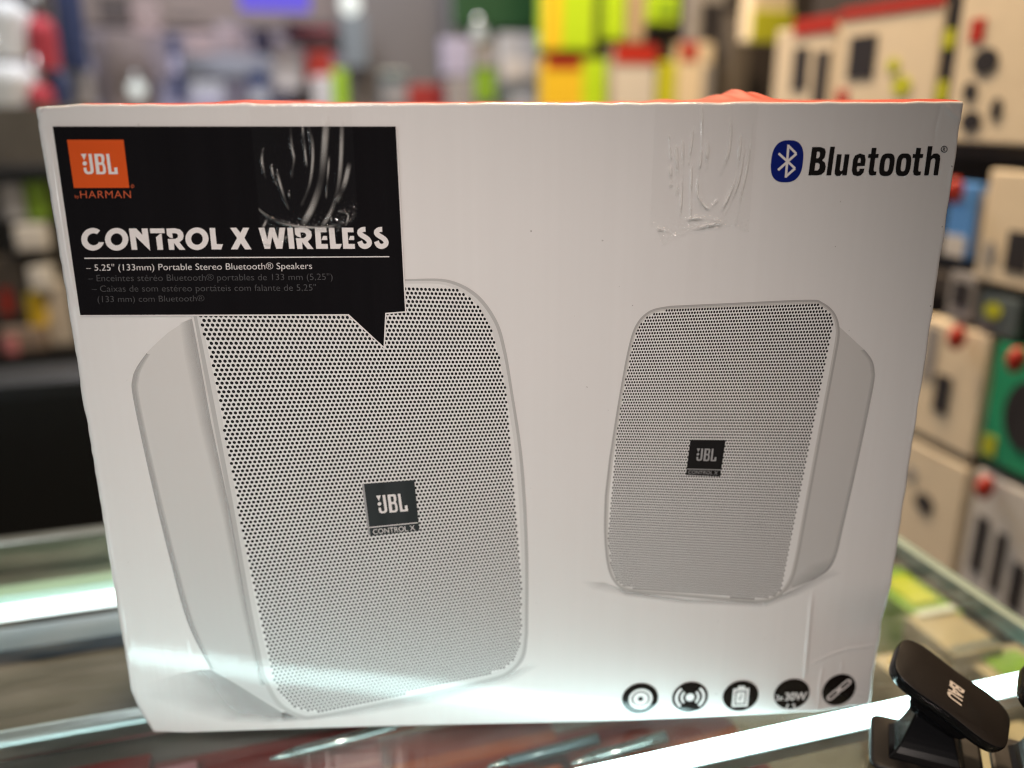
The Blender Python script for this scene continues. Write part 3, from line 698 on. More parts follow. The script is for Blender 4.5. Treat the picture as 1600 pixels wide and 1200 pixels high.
# crushed lower left corner, sagging bottom edge, dented corners, worn left edge
kx = np.clip(1 - (XX + W / 2) / 0.03, 0, 1) * np.clip(1 - ZZ / 0.028, 0, 1)
XS += 0.0075 * kx ** 1.4
YY += 0.002 * kx
sag = np.exp(-((XX - 0.065) / 0.11) ** 2) * np.clip(1 - ZZ / 0.03, 0, 1)
ZSH -= 0.0026 * sag
kt = np.clip(1 - (XX + W / 2) / 0.02, 0, 1) * np.clip(1 - (HB - ZZ) / 0.02, 0, 1)
ZSH -= 0.0014 * kt
kr = np.clip(1 - (W / 2 - XX) / 0.006, 0, 1)
XS += kr * (0.00025 * np.sin(ZZ * 260) * np.sin(ZZ * 71 + 1) + 0.0006 * np.exp(-((ZZ - 0.045) / 0.02) ** 2))
kl = np.clip(1 - (XX + W / 2) / 0.006, 0, 1)
wob = np.interp(zs, np.linspace(0, HB, 90), rng.normal(0, 1, 90))
XS += kl * (0.00012 * wob[None, :] - 0.0006 * np.exp(-((ZZ - 0.198) / 0.008) ** 2))
ktp = np.clip(1 - (HB - ZZ) / 0.004, 0, 1)
wt = np.interp(xs, np.linspace(-W / 2, W / 2, 60), rng.normal(0, 1, 60))
ZSH += ktp * 0.00018 * wt[:, None]
nx, nz = XX.shape
vs = np.stack([XS, YY, ZSH], -1).reshape(-1, 3)
fs = []
for i in range(nx - 1):
    for j in range(nz - 1):
        a = i * nz + j; fs.append((a, a + nz, a + nz + 1, a + 1))
front = obj('front_panel', vs, fs, M_board, bx, True)
# the other walls, starting at the rim of the front
def rim(idx): return [tuple(vs[i]) for i in idx]
left_r = rim([j for j in range(nz)]); right_r = rim([(nx - 1) * nz + j for j in range(nz)])
def wall_from(name, r, back, m, flip):
    n = len(r); v = r + back; f = [((i, i + 1, n + i + 1, n + i) if flip else (i + 1, i, n + i, n + i + 1)) for i in range(n - 1)]
    return obj(name, v, f, m, bx, False)
wall_from('side_panel', left_r, [(p[0] + 0.001, DEP, p[2]) for p in left_r], M_side, True)
wall_from('side_panel', right_r, [(W / 2, DEP, p[2]) for p in right_r], M_side, False)
bot = rim([i * nz for i in range(nx)])
wall_from('bottom_panel', bot, [(p[0], DEP, p[2]) for p in bot], M_side, False)
obj('back_panel', [(-W / 2, DEP, 0), (W / 2, DEP, 0), (W / 2, DEP, HB), (-W / 2, DEP, HB)], [(1, 0, 3, 2)], M_side, bx)
# orange top: bulging flaps
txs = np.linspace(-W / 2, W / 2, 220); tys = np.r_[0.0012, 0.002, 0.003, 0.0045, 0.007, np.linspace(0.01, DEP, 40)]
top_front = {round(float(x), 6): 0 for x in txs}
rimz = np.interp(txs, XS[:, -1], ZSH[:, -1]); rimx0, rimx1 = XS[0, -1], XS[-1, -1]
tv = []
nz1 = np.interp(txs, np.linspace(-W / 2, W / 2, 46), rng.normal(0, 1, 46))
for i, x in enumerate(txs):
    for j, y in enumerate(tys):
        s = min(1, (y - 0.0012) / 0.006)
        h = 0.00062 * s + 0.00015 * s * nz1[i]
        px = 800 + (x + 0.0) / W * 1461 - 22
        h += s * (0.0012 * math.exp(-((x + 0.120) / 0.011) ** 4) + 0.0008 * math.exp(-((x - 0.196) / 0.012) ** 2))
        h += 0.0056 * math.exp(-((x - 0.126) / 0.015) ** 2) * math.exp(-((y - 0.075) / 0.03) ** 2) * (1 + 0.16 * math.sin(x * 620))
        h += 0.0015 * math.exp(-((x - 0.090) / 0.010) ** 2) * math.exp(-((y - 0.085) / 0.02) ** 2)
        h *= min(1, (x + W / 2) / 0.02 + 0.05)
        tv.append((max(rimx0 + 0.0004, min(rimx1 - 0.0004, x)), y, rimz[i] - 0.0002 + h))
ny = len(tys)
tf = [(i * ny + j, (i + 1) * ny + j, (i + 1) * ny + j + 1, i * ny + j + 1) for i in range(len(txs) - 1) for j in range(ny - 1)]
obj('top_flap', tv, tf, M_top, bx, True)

# ------------------------------------------------------------------ printed speakers
I_side = ink('speaker_side_ink', (0.60, 0.605, 0.61), (0.685, 0.675, 0.665), 'Z')
I_rim = ink('speaker_rim_ink', (0.50, 0.50, 0.50))
I_rim2 = ink('speaker_rim_light_ink', (0.70, 0.70, 0.70))
I_gr = ink('grille_ink', (0.80, 0.80, 0.80))
I_hole = ink('grille_hole_ink', (0.018, 0.018, 0.02))
I_badge = ink('badge_ink', (0.035, 0.042, 0.045), vary=0.3)
I_badge2 = ink('badge_black_ink', (0.016, 0.015, 0.015), vary=0.2)
I_white = ink('white_ink', (0.82, 0.79, 0.79))
I_silver = ink('silver_ink', (0.36, 0.36, 0.37))
I_black = ink('black_ink', (0.0075, 0.0065, 0.0075), vary=0.25)
I_orange = ink('orange_label_ink', (0.72, 0.10, 0.018))
I_orl = ink('orange_lettering_ink', (0.62, 0.12, 0.05))
I_grey = ink('grey_lettering_ink', (0.085, 0.085, 0.09))
I_blue = ink('blue_emblem_ink', (0.006, 0.016, 0.19))
I_dark = ink('dark_lettering_ink', (0.011, 0.009, 0.008))
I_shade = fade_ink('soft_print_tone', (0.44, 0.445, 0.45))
I_light = fade_ink('soft_print_light', (0.80, 0.80, 0.80))

LOGO = [  # letterforms traced on a 1600 x 1200 enlargement; the frame is the square patch they sit on
    [[(272, 405), (358, 403), (325, 500)]],
    [ell(333, 552, 33, 33, n=20)],
    [[(388, 403), (438, 403), (472, 650), (470, 690), (450, 712), (420, 720), (370, 720), (335, 700), (320, 660), (315, 618), (358, 618), (365, 660), (380, 682), (405, 685), (425, 670), (422, 640)]],
    [[(478, 403), (600, 403), (628, 420), (638, 460), (640, 510), (630, 542), (645, 570), (660, 620), (665, 680), (655, 705), (630, 720), (515, 720)],
     [(535, 440), (548, 535), (585, 535), (596, 520), (590, 455), (577, 440)], [(553, 575), (567, 685), (610, 685), (621, 660), (612, 590), (600, 575)]],
    [[(665, 403), (712, 403), (752, 685), (800, 685), (790, 620), (838, 612), (852, 718), (708, 720)]]]
def logo(sheet, A, B, Cc, layer, mi=0):
    a, b, c = (272, 404), (852, 718), (318, 720)
    M = np.array([[b[0] - a[0], c[0] - a[0]], [b[1] - a[1], c[1] - a[1]]], float); Mi = np.linalg.inv(M)
    def mp(p):
        s, t = Mi @ np.array([p[0] - a[0], p[1] - a[1]], float)
        return (A[0] + s * (B[0] - A[0]) + t * (Cc[0] - A[0]), A[1] + s * (B[1] - A[1]) + t * (Cc[1] - A[1]))
    for g in LOGO: sheet.px([[mp(p) for p in l] for l in g], layer, mi)

def grille(name, outline, quad, nc, nr, rad, layer, parent):
    sh = Sheet(); sh.px([outline], layer, 0)
    hm = homography([(0, 0), (1, 0), (1, 1), (0, 1)], quad)
    n = 9
    for j in range(nr):
        for i in range(nc):
            s = (i + (0.5 if j % 2 else 0.0) + 0.25) / nc; t = (j + 0.5) / nr
            c = hm(s, t)
            if not inside(c, outline): continue
            base = len(sh.v)
            for k in range(n):
                th = 2 * math.pi * k / n
                x, z = F(*hm(s + rad / nc * math.cos(th), t + rad * 1.06 / nr * math.sin(th)))
                sh.v.append((x, -DL * (layer + 0.6), z)); sh.fade.append(1.0)
            sh.f.append(tuple(base + k for k in reversed(range(n)))); sh.m.append(1)
    return sh.build(name, [I_gr, I_hole], parent)

# --- the large speaker at the left
sp1 = tag(empty('printed_speaker', (0, 0, 0)), 'larger printed loudspeaker at the left'); sp1.parent = bx
sh = Sheet()
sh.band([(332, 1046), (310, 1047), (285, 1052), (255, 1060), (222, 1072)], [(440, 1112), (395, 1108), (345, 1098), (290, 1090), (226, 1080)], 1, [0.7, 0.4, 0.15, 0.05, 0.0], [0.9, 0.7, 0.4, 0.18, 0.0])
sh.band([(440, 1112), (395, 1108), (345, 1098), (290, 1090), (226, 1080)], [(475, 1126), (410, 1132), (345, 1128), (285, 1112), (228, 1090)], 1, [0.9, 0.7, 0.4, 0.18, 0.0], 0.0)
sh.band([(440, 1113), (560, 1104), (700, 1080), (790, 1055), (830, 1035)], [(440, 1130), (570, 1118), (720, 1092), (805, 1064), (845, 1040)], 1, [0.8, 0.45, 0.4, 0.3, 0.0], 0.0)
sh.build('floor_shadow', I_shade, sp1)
side = smooth_path([(214, 573), (207, 592), (208, 622)], 6, False) + smooth_path([(208, 622), (232, 735), (262, 860), (293, 972), (330, 1046)], 6, False)[1:] + [(440, 1110)] + [(425, 1060), (300, 495)] + [(262, 520)] + smooth_path([(240, 540), (226, 555), (214, 573)], 5, False)
sh = Sheet(); sh.px([side], 1.5); sh.build('speaker_side', I_side, sp1)
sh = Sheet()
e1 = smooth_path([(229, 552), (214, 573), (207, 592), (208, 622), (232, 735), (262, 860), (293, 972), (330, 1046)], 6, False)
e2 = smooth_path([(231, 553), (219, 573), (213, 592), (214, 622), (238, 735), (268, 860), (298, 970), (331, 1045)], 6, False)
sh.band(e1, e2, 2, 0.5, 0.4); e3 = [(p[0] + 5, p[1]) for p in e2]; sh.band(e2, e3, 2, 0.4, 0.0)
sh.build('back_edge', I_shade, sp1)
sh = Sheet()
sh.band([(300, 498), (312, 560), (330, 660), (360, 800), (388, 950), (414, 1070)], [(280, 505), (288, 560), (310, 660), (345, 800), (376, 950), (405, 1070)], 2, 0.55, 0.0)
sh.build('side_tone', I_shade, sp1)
rimo = [(298, 440), (640, 436)] + smooth_path([(640, 436), (700, 437), (745, 459), (776, 500), (790, 545), (801, 610), (817, 720), (825, 860), (825, 990)], 6, False)[1:] + smooth_path([(825, 990), (819, 1028), (797, 1052), (760, 1066), (620, 1098), (500, 1122), (465, 1121), (430, 1098), (408, 1056)], 6, False)[1:] + smooth_path([(408, 1056), (386, 950), (358, 790), (326, 620), (298, 470)], 5, False)[1:]
sh = Sheet(); sh.px([rimo], 3); sh.build('speaker_rim', I_rim, sp1)
rimm = [(303, 447), (640, 439)] + smooth_path([(640, 439), (697, 441), (740, 462), (771, 502), (785, 546), (797, 612), (812, 720), (820, 860), (820, 990)], 6, False)[1:] + smooth_path([(820, 990), (814, 1024), (795, 1047), (758, 1061), (620, 1092), (500, 1116), (468, 1115), (436, 1094), (414, 1053)], 6, False)[1:] + smooth_path([(414, 1053), (393, 950), (365, 790), (333, 620), (303, 470)], 5, False)[1:]
sh = Sheet(); sh.px([rimm], 3.5); sh.build('rim_highlight', I_rim2, sp1)
gro = [(308, 470), (308, 443), (640, 443)] + smooth_path([(640, 443), (694, 445), (734, 465), (763, 504), (777, 548), (791, 615), (806, 720), (814, 860), (814, 990)], 6, False)[1:] + smooth_path([(814, 990), (808, 1020), (792, 1040), (755, 1054), (620, 1086), (505, 1110), (474, 1109), (443, 1090), (424, 1050)], 6, False)[1:] + smooth_path([(424, 1050), (401, 950), (372, 790), (341, 620), (312, 490)], 5, False)[1:]
grille('grille', gro, [(296, 438), (778, 452), (826, 1050), (442, 1130)], 70, 114, 0.36, 4, sp1)
bd = Sheet(); q = lambda pts: crop(550, 730, 10, pts)
bd.px([q([(188, 255), (975, 195), (1055, 985), (290, 1070)])], 6, 0)
bd.px([q([(155, 262), (188, 255), (290, 1070), (255, 1045)])], 6, 1)
b1 = bd.build('badge', [I_badge, I_silver], sp1)
bl = Sheet(); logo(bl, *q([(376, 440), (878, 680), (418, 720)]), 7)
bl.px([q([(270, 944), (1028, 868), (1028, 854), (270, 930)])], 7)
text_px(bl, 'CONTROL X', q([(325, 965), (978, 900), (990, 978), (335, 1045)]), 7)
bl.build('lettering', I_white, b1)

# --- the smaller speaker at the right
sp2 = tag(empty('printed_speaker', (0, 0, 0)), 'smaller printed loudspeaker at the right'); sp2.parent = bx
q = lambda pts: crop(880, 440, 2.3077, pts)
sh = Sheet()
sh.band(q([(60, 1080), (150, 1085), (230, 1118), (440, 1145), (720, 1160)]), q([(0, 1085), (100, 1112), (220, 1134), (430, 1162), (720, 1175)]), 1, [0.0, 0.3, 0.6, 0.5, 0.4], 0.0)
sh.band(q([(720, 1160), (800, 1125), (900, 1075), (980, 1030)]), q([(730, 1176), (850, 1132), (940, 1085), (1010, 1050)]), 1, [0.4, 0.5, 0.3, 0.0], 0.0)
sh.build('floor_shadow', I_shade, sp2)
side2 = q([(960, 130), (1085, 245)] + smooth_path([(1085, 245), (1112, 280), (1122, 320), (1118, 380)], 5, False)[1:] + smooth_path([(1118, 380), (1060, 660), (1010, 880), (985, 985), (955, 1040), (900, 1075), (830, 1105)], 5, False)[1:] + [(760, 1140), (800, 900), (900, 400)])
I_side2 = ink('small_speaker_side_ink', (0.56, 0.555, 0.55), (0.62, 0.61, 0.60), 'Z')
sh = Sheet(); sh.px([side2], 1.5); sh.build('speaker_side', I_side2, sp2)
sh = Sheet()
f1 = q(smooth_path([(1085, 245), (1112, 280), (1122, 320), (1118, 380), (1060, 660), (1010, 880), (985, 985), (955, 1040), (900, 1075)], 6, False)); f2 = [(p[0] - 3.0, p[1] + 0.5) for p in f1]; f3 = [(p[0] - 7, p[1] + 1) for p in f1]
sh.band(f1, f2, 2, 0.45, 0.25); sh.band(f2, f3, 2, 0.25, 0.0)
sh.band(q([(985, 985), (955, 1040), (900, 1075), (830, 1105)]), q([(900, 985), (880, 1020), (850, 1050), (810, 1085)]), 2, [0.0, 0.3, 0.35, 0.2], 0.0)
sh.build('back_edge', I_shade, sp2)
def rim2(d):
    L = lambda x, y: (x + d, y); 
    return q(smooth_path([(165 + d, 640), (200 + d * .9, 420), (235 + d * .9, 235), (265 + d * .8, 150 + d * .5), (315 + d * .5, 103 + d * .8), (385, 87 + d)], 6, False)
             + smooth_path([(620, 76 + d), (880, 65 + d), (935 - d * .5, 75 + d * .8), (980 - d * .8, 115 + d * .4), (997 - d, 180), (985 - d, 265)], 6, False)
             + smooth_path([(930 - d, 560), (880 - d, 830), (848 - d, 1000), (825 - d, 1080 - d * .3), (780 - d * .6, 1135 - d * .8), (712 - d * .2, 1158 - d), (560, 1148 - d)], 6, False)
             + smooth_path([(360, 1130 - d), (235 + d * .3, 1117 - d), (185 + d * .7, 1085 - d * .6), (158 + d, 1020), (147 + d, 900), (150 + d, 770)], 6, False))
sh = Sheet(); sh.px([rim2(0)], 3); sh.build('speaker_rim', ink('small_rim_ink', (0.44, 0.435, 0.43)), sp2)
sh = Sheet(); sh.px([rim2(8)], 3.5); sh.build('rim_highlight', ink('small_rim_light_ink', (0.60, 0.59, 0.58)), sp2)
grille('grille', rim2(15), q([(232, 92), (990, 62), (775, 1162), (145, 1118)]), 74, 105, 0.365, 4, sp2)
bd = Sheet(); q2 = lambda pts: crop(1060, 670, 13.333, pts)
bd.px([q2([(245, 225), (980, 232), (868, 985), (150, 955)])], 6, 0)
b2 = bd.build('badge', [I_badge2], sp2)
bl = Sheet(); logo(bl, *q2([(383, 402), (778, 668), (358, 660)]), 7)
bl.px([q2([(168, 822), (888, 842), (886, 860), (166, 840)])], 7)
text_px(bl, 'CONTROL X', q2([(205, 860), (822, 880), (808, 948), (195, 925)]), 7)
bl.build('lettering', I_silver, b2)

# ------------------------------------------------------------------ black callout with its lettering
co = Sheet()
co.px([[(83, 197.5), (618.5, 197.5), (633, 486), (602, 488.5), (599.5, 541), (545, 490.5), (126, 492)]], 8, 0)
co.px([[(126, 492), (545, 490.5), (599.5, 541), (602, 488.5), (633, 486), (618.5, 197.5), (620.5, 197.5), (635, 488), (604, 490.5), (601.5, 545), (544, 492.8), (126, 494)]], 7.8, 1)
cl = co.build('callout', [I_black, I_white], bx)
os_ = Sheet(); os_.px([crop(100, 200, 10, [(55, 183), (937, 183), (1028, 933), (163, 935)])], 9); os_.build('brand_square', I_orange, cl)
lg = Sheet(); logo(lg, (127.2, 240.4), (185.2, 271.8), (131.8, 272.0), 10); lg.build('brand_lettering', I_white, cl)
ha = Sheet()
text_px(ha, 'HARMAN', crop(100, 285, 10, [(255, 130), (1048, 130), (1055, 243), (265, 243)]), 9, -0.008, 1.1)
text_px(ha, 'by', crop(100, 285, 10, [(178, 195), (240, 195), (243, 255), (180, 255)]), 9)
ha.px([crop(100, 285, 10, ell(1078, 58, 24, 28, n=20)), crop(100, 285, 10, ell(1078, 58, 17, 20, n=20))], 9)
text_px(ha, 'R', crop(100, 285, 10, [(1069, 46), (1087, 46), (1088, 70), (1070, 70)]), 9)
ha.build('byline_lettering', I_orl, cl)
ti = Sheet(); A = lambda pts: crop(120, 345, 6.4, pts); B = lambda pts: crop(360, 345, 6.4, pts)
ti.px([A(ell(165, 183, 115, 113, 15, 309) + list(reversed(ell(172, 183, 62, 60, 30, 303))))], 9)
ti.px([A(ell(403, 183, 116, 113)), A(ell(403, 183, 59, 60))], 9)
ti.px([A([(525, 75), (598, 75), (660, 140), (652, 75), (712, 75), (738, 297), (592, 155), (610, 288), (553, 288)])], 9)
ti.px([A([(735, 75), (878, 75), (884, 122), (740, 122)])], 9); ti.px([A([(795, 163), (838, 128), (852, 128), (868, 288), (812, 288)])], 9)
RR = [(900, 75), (985, 73), (1035, 85), (1065, 115), (1072, 150), (1062, 185), (1030, 213), (1090, 288), (1030, 288), (975, 220), (980, 288), (928, 288), (913, 180), (990, 180), (1012, 165), (1016, 145), (1005, 127), (985, 122), (957, 122), (965, 175), (930, 163), (905, 140)]
ti.px([A(RR)], 9)
ti.px([A(ell(1205, 178, 115, 112)), A(ell(1205, 178, 58, 60))], 9)
ti.px([A([(1330, 70), (1385, 70), (1402, 232), (1465, 232), (1448, 284), (1352, 284)])], 9)
ti.px([B([(0, 68), (62, 68), (103, 120), (130, 68), (190, 68), (143, 170), (215, 284), (150, 284), (107, 222), (75, 284), (8, 284), (70, 170)])], 9)
ti.px([B([(283, 68), (342, 68), (372, 185), (393, 68), (440, 68), (480, 185), (492, 68), (550, 68), (522, 278), (462, 278), (420, 152), (400, 278), (345, 278)])], 9)
ti.px([B([(570, 68), (625, 68), (645, 278), (590, 278)])], 9)
ti.px([B([(x - 256, y - 8) for x, y in RR])], 9)
for dx in (0, 270):
    ti.px([B([(845 + dx, 68), (960 + dx, 68), (963 + dx, 112), (903 + dx, 112), (912 + dx, 230), (975 + dx, 230), (977 + dx, 278), (860 + dx, 278)])], 9)
    ti.px([B([(912 + dx, 190), (930 + dx, 150), (967 + dx, 150), (970 + dx, 190)])], 9)
ti.px([B([(985, 68), (1040, 68), (1055, 230), (1115, 230), (1098, 278), (1002, 278)])], 9)
for dx in (0, 167):
    sp = smooth_path([(1352 + dx, 84), (1322 + dx, 87), (1298 + dx, 103), (1297 + dx, 124), (1316 + dx, 144), (1348 + dx, 163), (1378 + dx, 187), (1391 + dx, 215), (1380 + dx, 241), (1345 + dx, 255), (1312 + dx, 240), (1294 + dx, 204)], 4, False)
    ti.px([B(stroke(sp, 50)[0])], 9)
ti.build('title_lettering', I_white, cl)
rl = Sheet(); rl.px([crop(120, 340, 3.2, [(40, 200), (1563, 192), (1563, 197), (40, 205)])], 9); rl.build('rule_line', I_white, cl)
D = lambda pts: crop(120, 340, 3.2, pts)
d1 = Sheet(); text_px(d1, '– 5.25" (133mm) Portable Stereo Bluetooth® Speakers', D([(47, 232), (1176, 222), (1178, 266), (50, 275)]), 9, -0.010); d1.build('description_lettering', I_white, cl)
d2 = Sheet()
text_px(d2, '– Enceintes stéréo Bluetooth® portables de 133 mm (5,25")', D([(57, 284), (1278, 277), (1281, 320), (60, 328)]), 9, -0.012)
text_px(d2, '– Caixas de som estéreo portáteis com falante de 5,25"', D([(76, 338), (1196, 331), (1199, 374), (79, 380)]), 9, -0.012)
text_px(d2, '(133 mm) com Bluetooth®', D([(105, 390), (638, 386), (641, 426), (108, 432)]), 9, -0.012)
d2.build('description_lettering', I_grey, cl)

# ------------------------------------------------------------------ wireless emblem and word at the upper right
q = lambda pts: crop(1190, 210, 5.3333, pts)
em = Sheet(); ov = []
for i in range(64):
    th = 2 * math.pi * i / 64; c, s = math.cos(th), math.sin(th); e = 2 / 2.6
    x = 133 * math.copysign(abs(c) ** e, c); y = 175 * math.copysign(abs(s) ** e, s); ov.append((211 + x - 0.10 * y, 223 + y))
em.px([q(ov)], 4); e_o = em.build('wireless_emblem', I_blue, bx)
ru = Sheet()
for _k, seg in enumerate(([(140, 158), (277, 283)], [(277, 283), (197, 353)], [(200, 360), (222, 85)], [(219, 92), (287, 161)], [(287, 161), (135, 297)])):
    ru.px([q(l) for l in stroke(seg, 20)], 5 + 0.3 * _k)
ru.build('rune', I_white, e_o)
wl = Sheet()
shr = lambda pts: q([(x + (340 - y) * 0.135, y) for x, y in pts])
def supr(cx, cy, rx, ry, p=3.0, n=40):
    return [(cx + rx * math.copysign(abs(math.cos(6.28318 * i / n)) ** (2 / p), math.cos(6.28318 * i / n)), cy + ry * math.copysign(abs(math.sin(6.28318 * i / n)) ** (2 / p), math.sin(6.28318 * i / n))) for i in range(n)]
wl.px([shr([(388, 105), (460, 105), (495, 118), (508, 150), (505, 190), (485, 215), (512, 235), (524, 270), (520, 310), (495, 335), (460, 340), (388, 340)]),
       shr([(434, 142), (452, 142), (461, 155), (461, 185), (451, 198), (434, 198)]), shr([(434, 236), (456, 236), (471, 250), (471, 285), (458, 300), (434, 300)])], 4)
wl.px([shr([(538, 340), (538, 102), (578, 102), (578, 340)])], 4)
wl.px([shr([(603, 165), (643, 165), (643, 290), (648, 305), (660, 305), (668, 295), (668, 165), (708, 165), (708, 340), (670, 340), (668, 325), (650, 345), (622, 345), (606, 330), (603, 300)])], 4)
wl.px([shr([(743, 210), (755, 175), (795, 158), (835, 172), (848, 210), (848, 262), (785, 262), (785, 290), (790, 308), (800, 308), (808, 300), (808, 285), (848, 285), (845, 315), (825, 340), (795, 346), (760, 335), (745, 300)]),
       shr([(785, 236), (785, 210), (792, 195), (802, 195), (808, 208), (808, 236)])], 4)
for dx in (-17, 354):
    wl.px([shr([(x + dx, y) for x, y in [(903, 112), (943, 112), (943, 163), (968, 163), (968, 195), (943, 195), (943, 295), (948, 308), (968, 308), (968, 338), (935, 343), (912, 335), (903, 310), (903, 195), (882, 195), (882, 163), (903, 163)]])], 4)
for dx in (0, 138):
    wl.px([shr(supr(1031 + dx, 252, 61, 94)), shr(supr(1031 + dx, 252, 20, 56))], 4)
wl.px([shr([(1352, 340), (1352, 98), (1390, 98), (1390, 178), (1408, 160), (1440, 158), (1462, 175), (1468, 205), (1468, 340), (1430, 340), (1430, 215), (1422, 198), (1408, 198), (1392, 212), (1390, 340)])], 4)
wl.px([q(ell(1520, 123, 28, 28, n=28)), q(ell(1520, 123, 22, 22, n=28))], 4)
text_px(wl, 'R', q([(1511, 108), (1531, 108), (1529, 138), (1509, 138)]), 4, 0.01)
wl.build('wireless_lettering', I_dark, bx)

# ------------------------------------------------------------------ five round icons
RI = 0.0103
def icon(px, py, label):
    x, z = F(px, py); sh = Sheet(); sh.poly([[(x + RI * math.cos(t * 2 * math.pi / 48), z + RI * math.sin(t * 2 * math.pi / 48)) for t in range(48)]], 4)
    o = sh.build('feature_icon', I_dark, bx); tag(o, label)
    def P(pts): return [(x + RI * a, z + RI * b) for a, b in pts]
    return o, P
o, P = icon(1000, 1091, 'round icon of a loudspeaker cone'); s = Sheet()
s.poly([P(ell(0.03, -0.02, 0.66, 0.66)), P(ell(0.03, -0.02, 0.50, 0.50))], 5); s.poly([P(ell(0.03, -0.02, 0.42, 0.42)), P(ell(0.03, -0.02, 0.15, 0.15))], 5); s.build('symbol', I_white, o)
o, P = icon(1078, 1089, 'round icon of radio waves'); s = Sheet()
s.poly([P(ell(0, 0, 0.25, 0.25))], 5)
for r0, r1 in ((0.40, 0.53), (0.68, 0.84)):
    for a0 in (-48, 132):
        s.poly([P(ell(0, 0, r1, r1, a0, a0 + 96, 20) + list(reversed(ell(0, 0, r0, r0, a0, a0 + 96, 20))))], 5)
s.build('symbol', I_white, o)
o, P = icon(1157, 1087, 'round icon of a battery'); s = Sheet()
s.poly([P([(-0.45, -0.7), (0.45, -0.7), (0.45, 0.5), (0.2, 0.5), (0.2, 0.66), (-0.2, 0.66), (-0.2, 0.5), (-0.45, 0.5)]), P([(-0.31, -0.56), (-0.31, 0.34), (0.31, 0.34), (0.31, -0.56)])], 5)
s.poly([P([(-0.24, -0.48), (0.24, -0.48), (0.24, 0.26), (-0.24, 0.26)]), P([(-0.02, -0.35), (-0.1, -0.1), (0.0, -0.1), (0.02, 0.16), (0.1, -0.06), (0.02, -0.06)])], 5)
s.build('symbol', I_white, o)
o, P = icon(1237, 1084, 'round icon with a power figure'); s = Sheet(); q = lambda pts: crop(1120, 1050, 6.957, pts)
text_px(s, '30W', q([(742, 222), (985, 212), (970, 302), (738, 308)]), 5, 0.02)
text_px(s, '2x', q([(642, 248), (722, 245), (722, 302), (640, 308)]), 5, 0.015)
s.px([q(l) for l in stroke([(775, 345), (752, 392)], 14)], 5); s.px([q(l) for l in stroke([(840, 340), (842, 388)], 18)], 5); s.px([q(ell(832, 350, 16, 10, n=14))], 5)
s.build('symbol', I_white, o)
o, P = icon(1313, 1081, 'round icon of two chain links'); s = Sheet()
def link(cx, cy):
    a = R(40); rot = lambda pts: [(cx + p[0] * math.cos(a) - p[1] * math.sin(a), cy + p[0] * math.sin(a) + p[1] * math.cos(a)) for p in pts]
    cap = lambda L, r: [(L + r * math.cos(R(t)), r * math.sin(R(t))) for t in range(-90, 91, 15)] + [(-L + r * math.cos(R(t)), r * math.sin(R(t))) for t in range(90, 271, 15)]
    s.poly([P(rot(cap(0.26, 0.20))), P(rot(cap(0.26, 0.09)))], 5)
link(0.30, 0.25); link(-0.30, -0.25); s.poly([P([(-0.16, -0.06), (-0.08, -0.16), (0.16, 0.06), (0.08, 0.16)])], 5.2)
s.build('symbol', I_white, o)

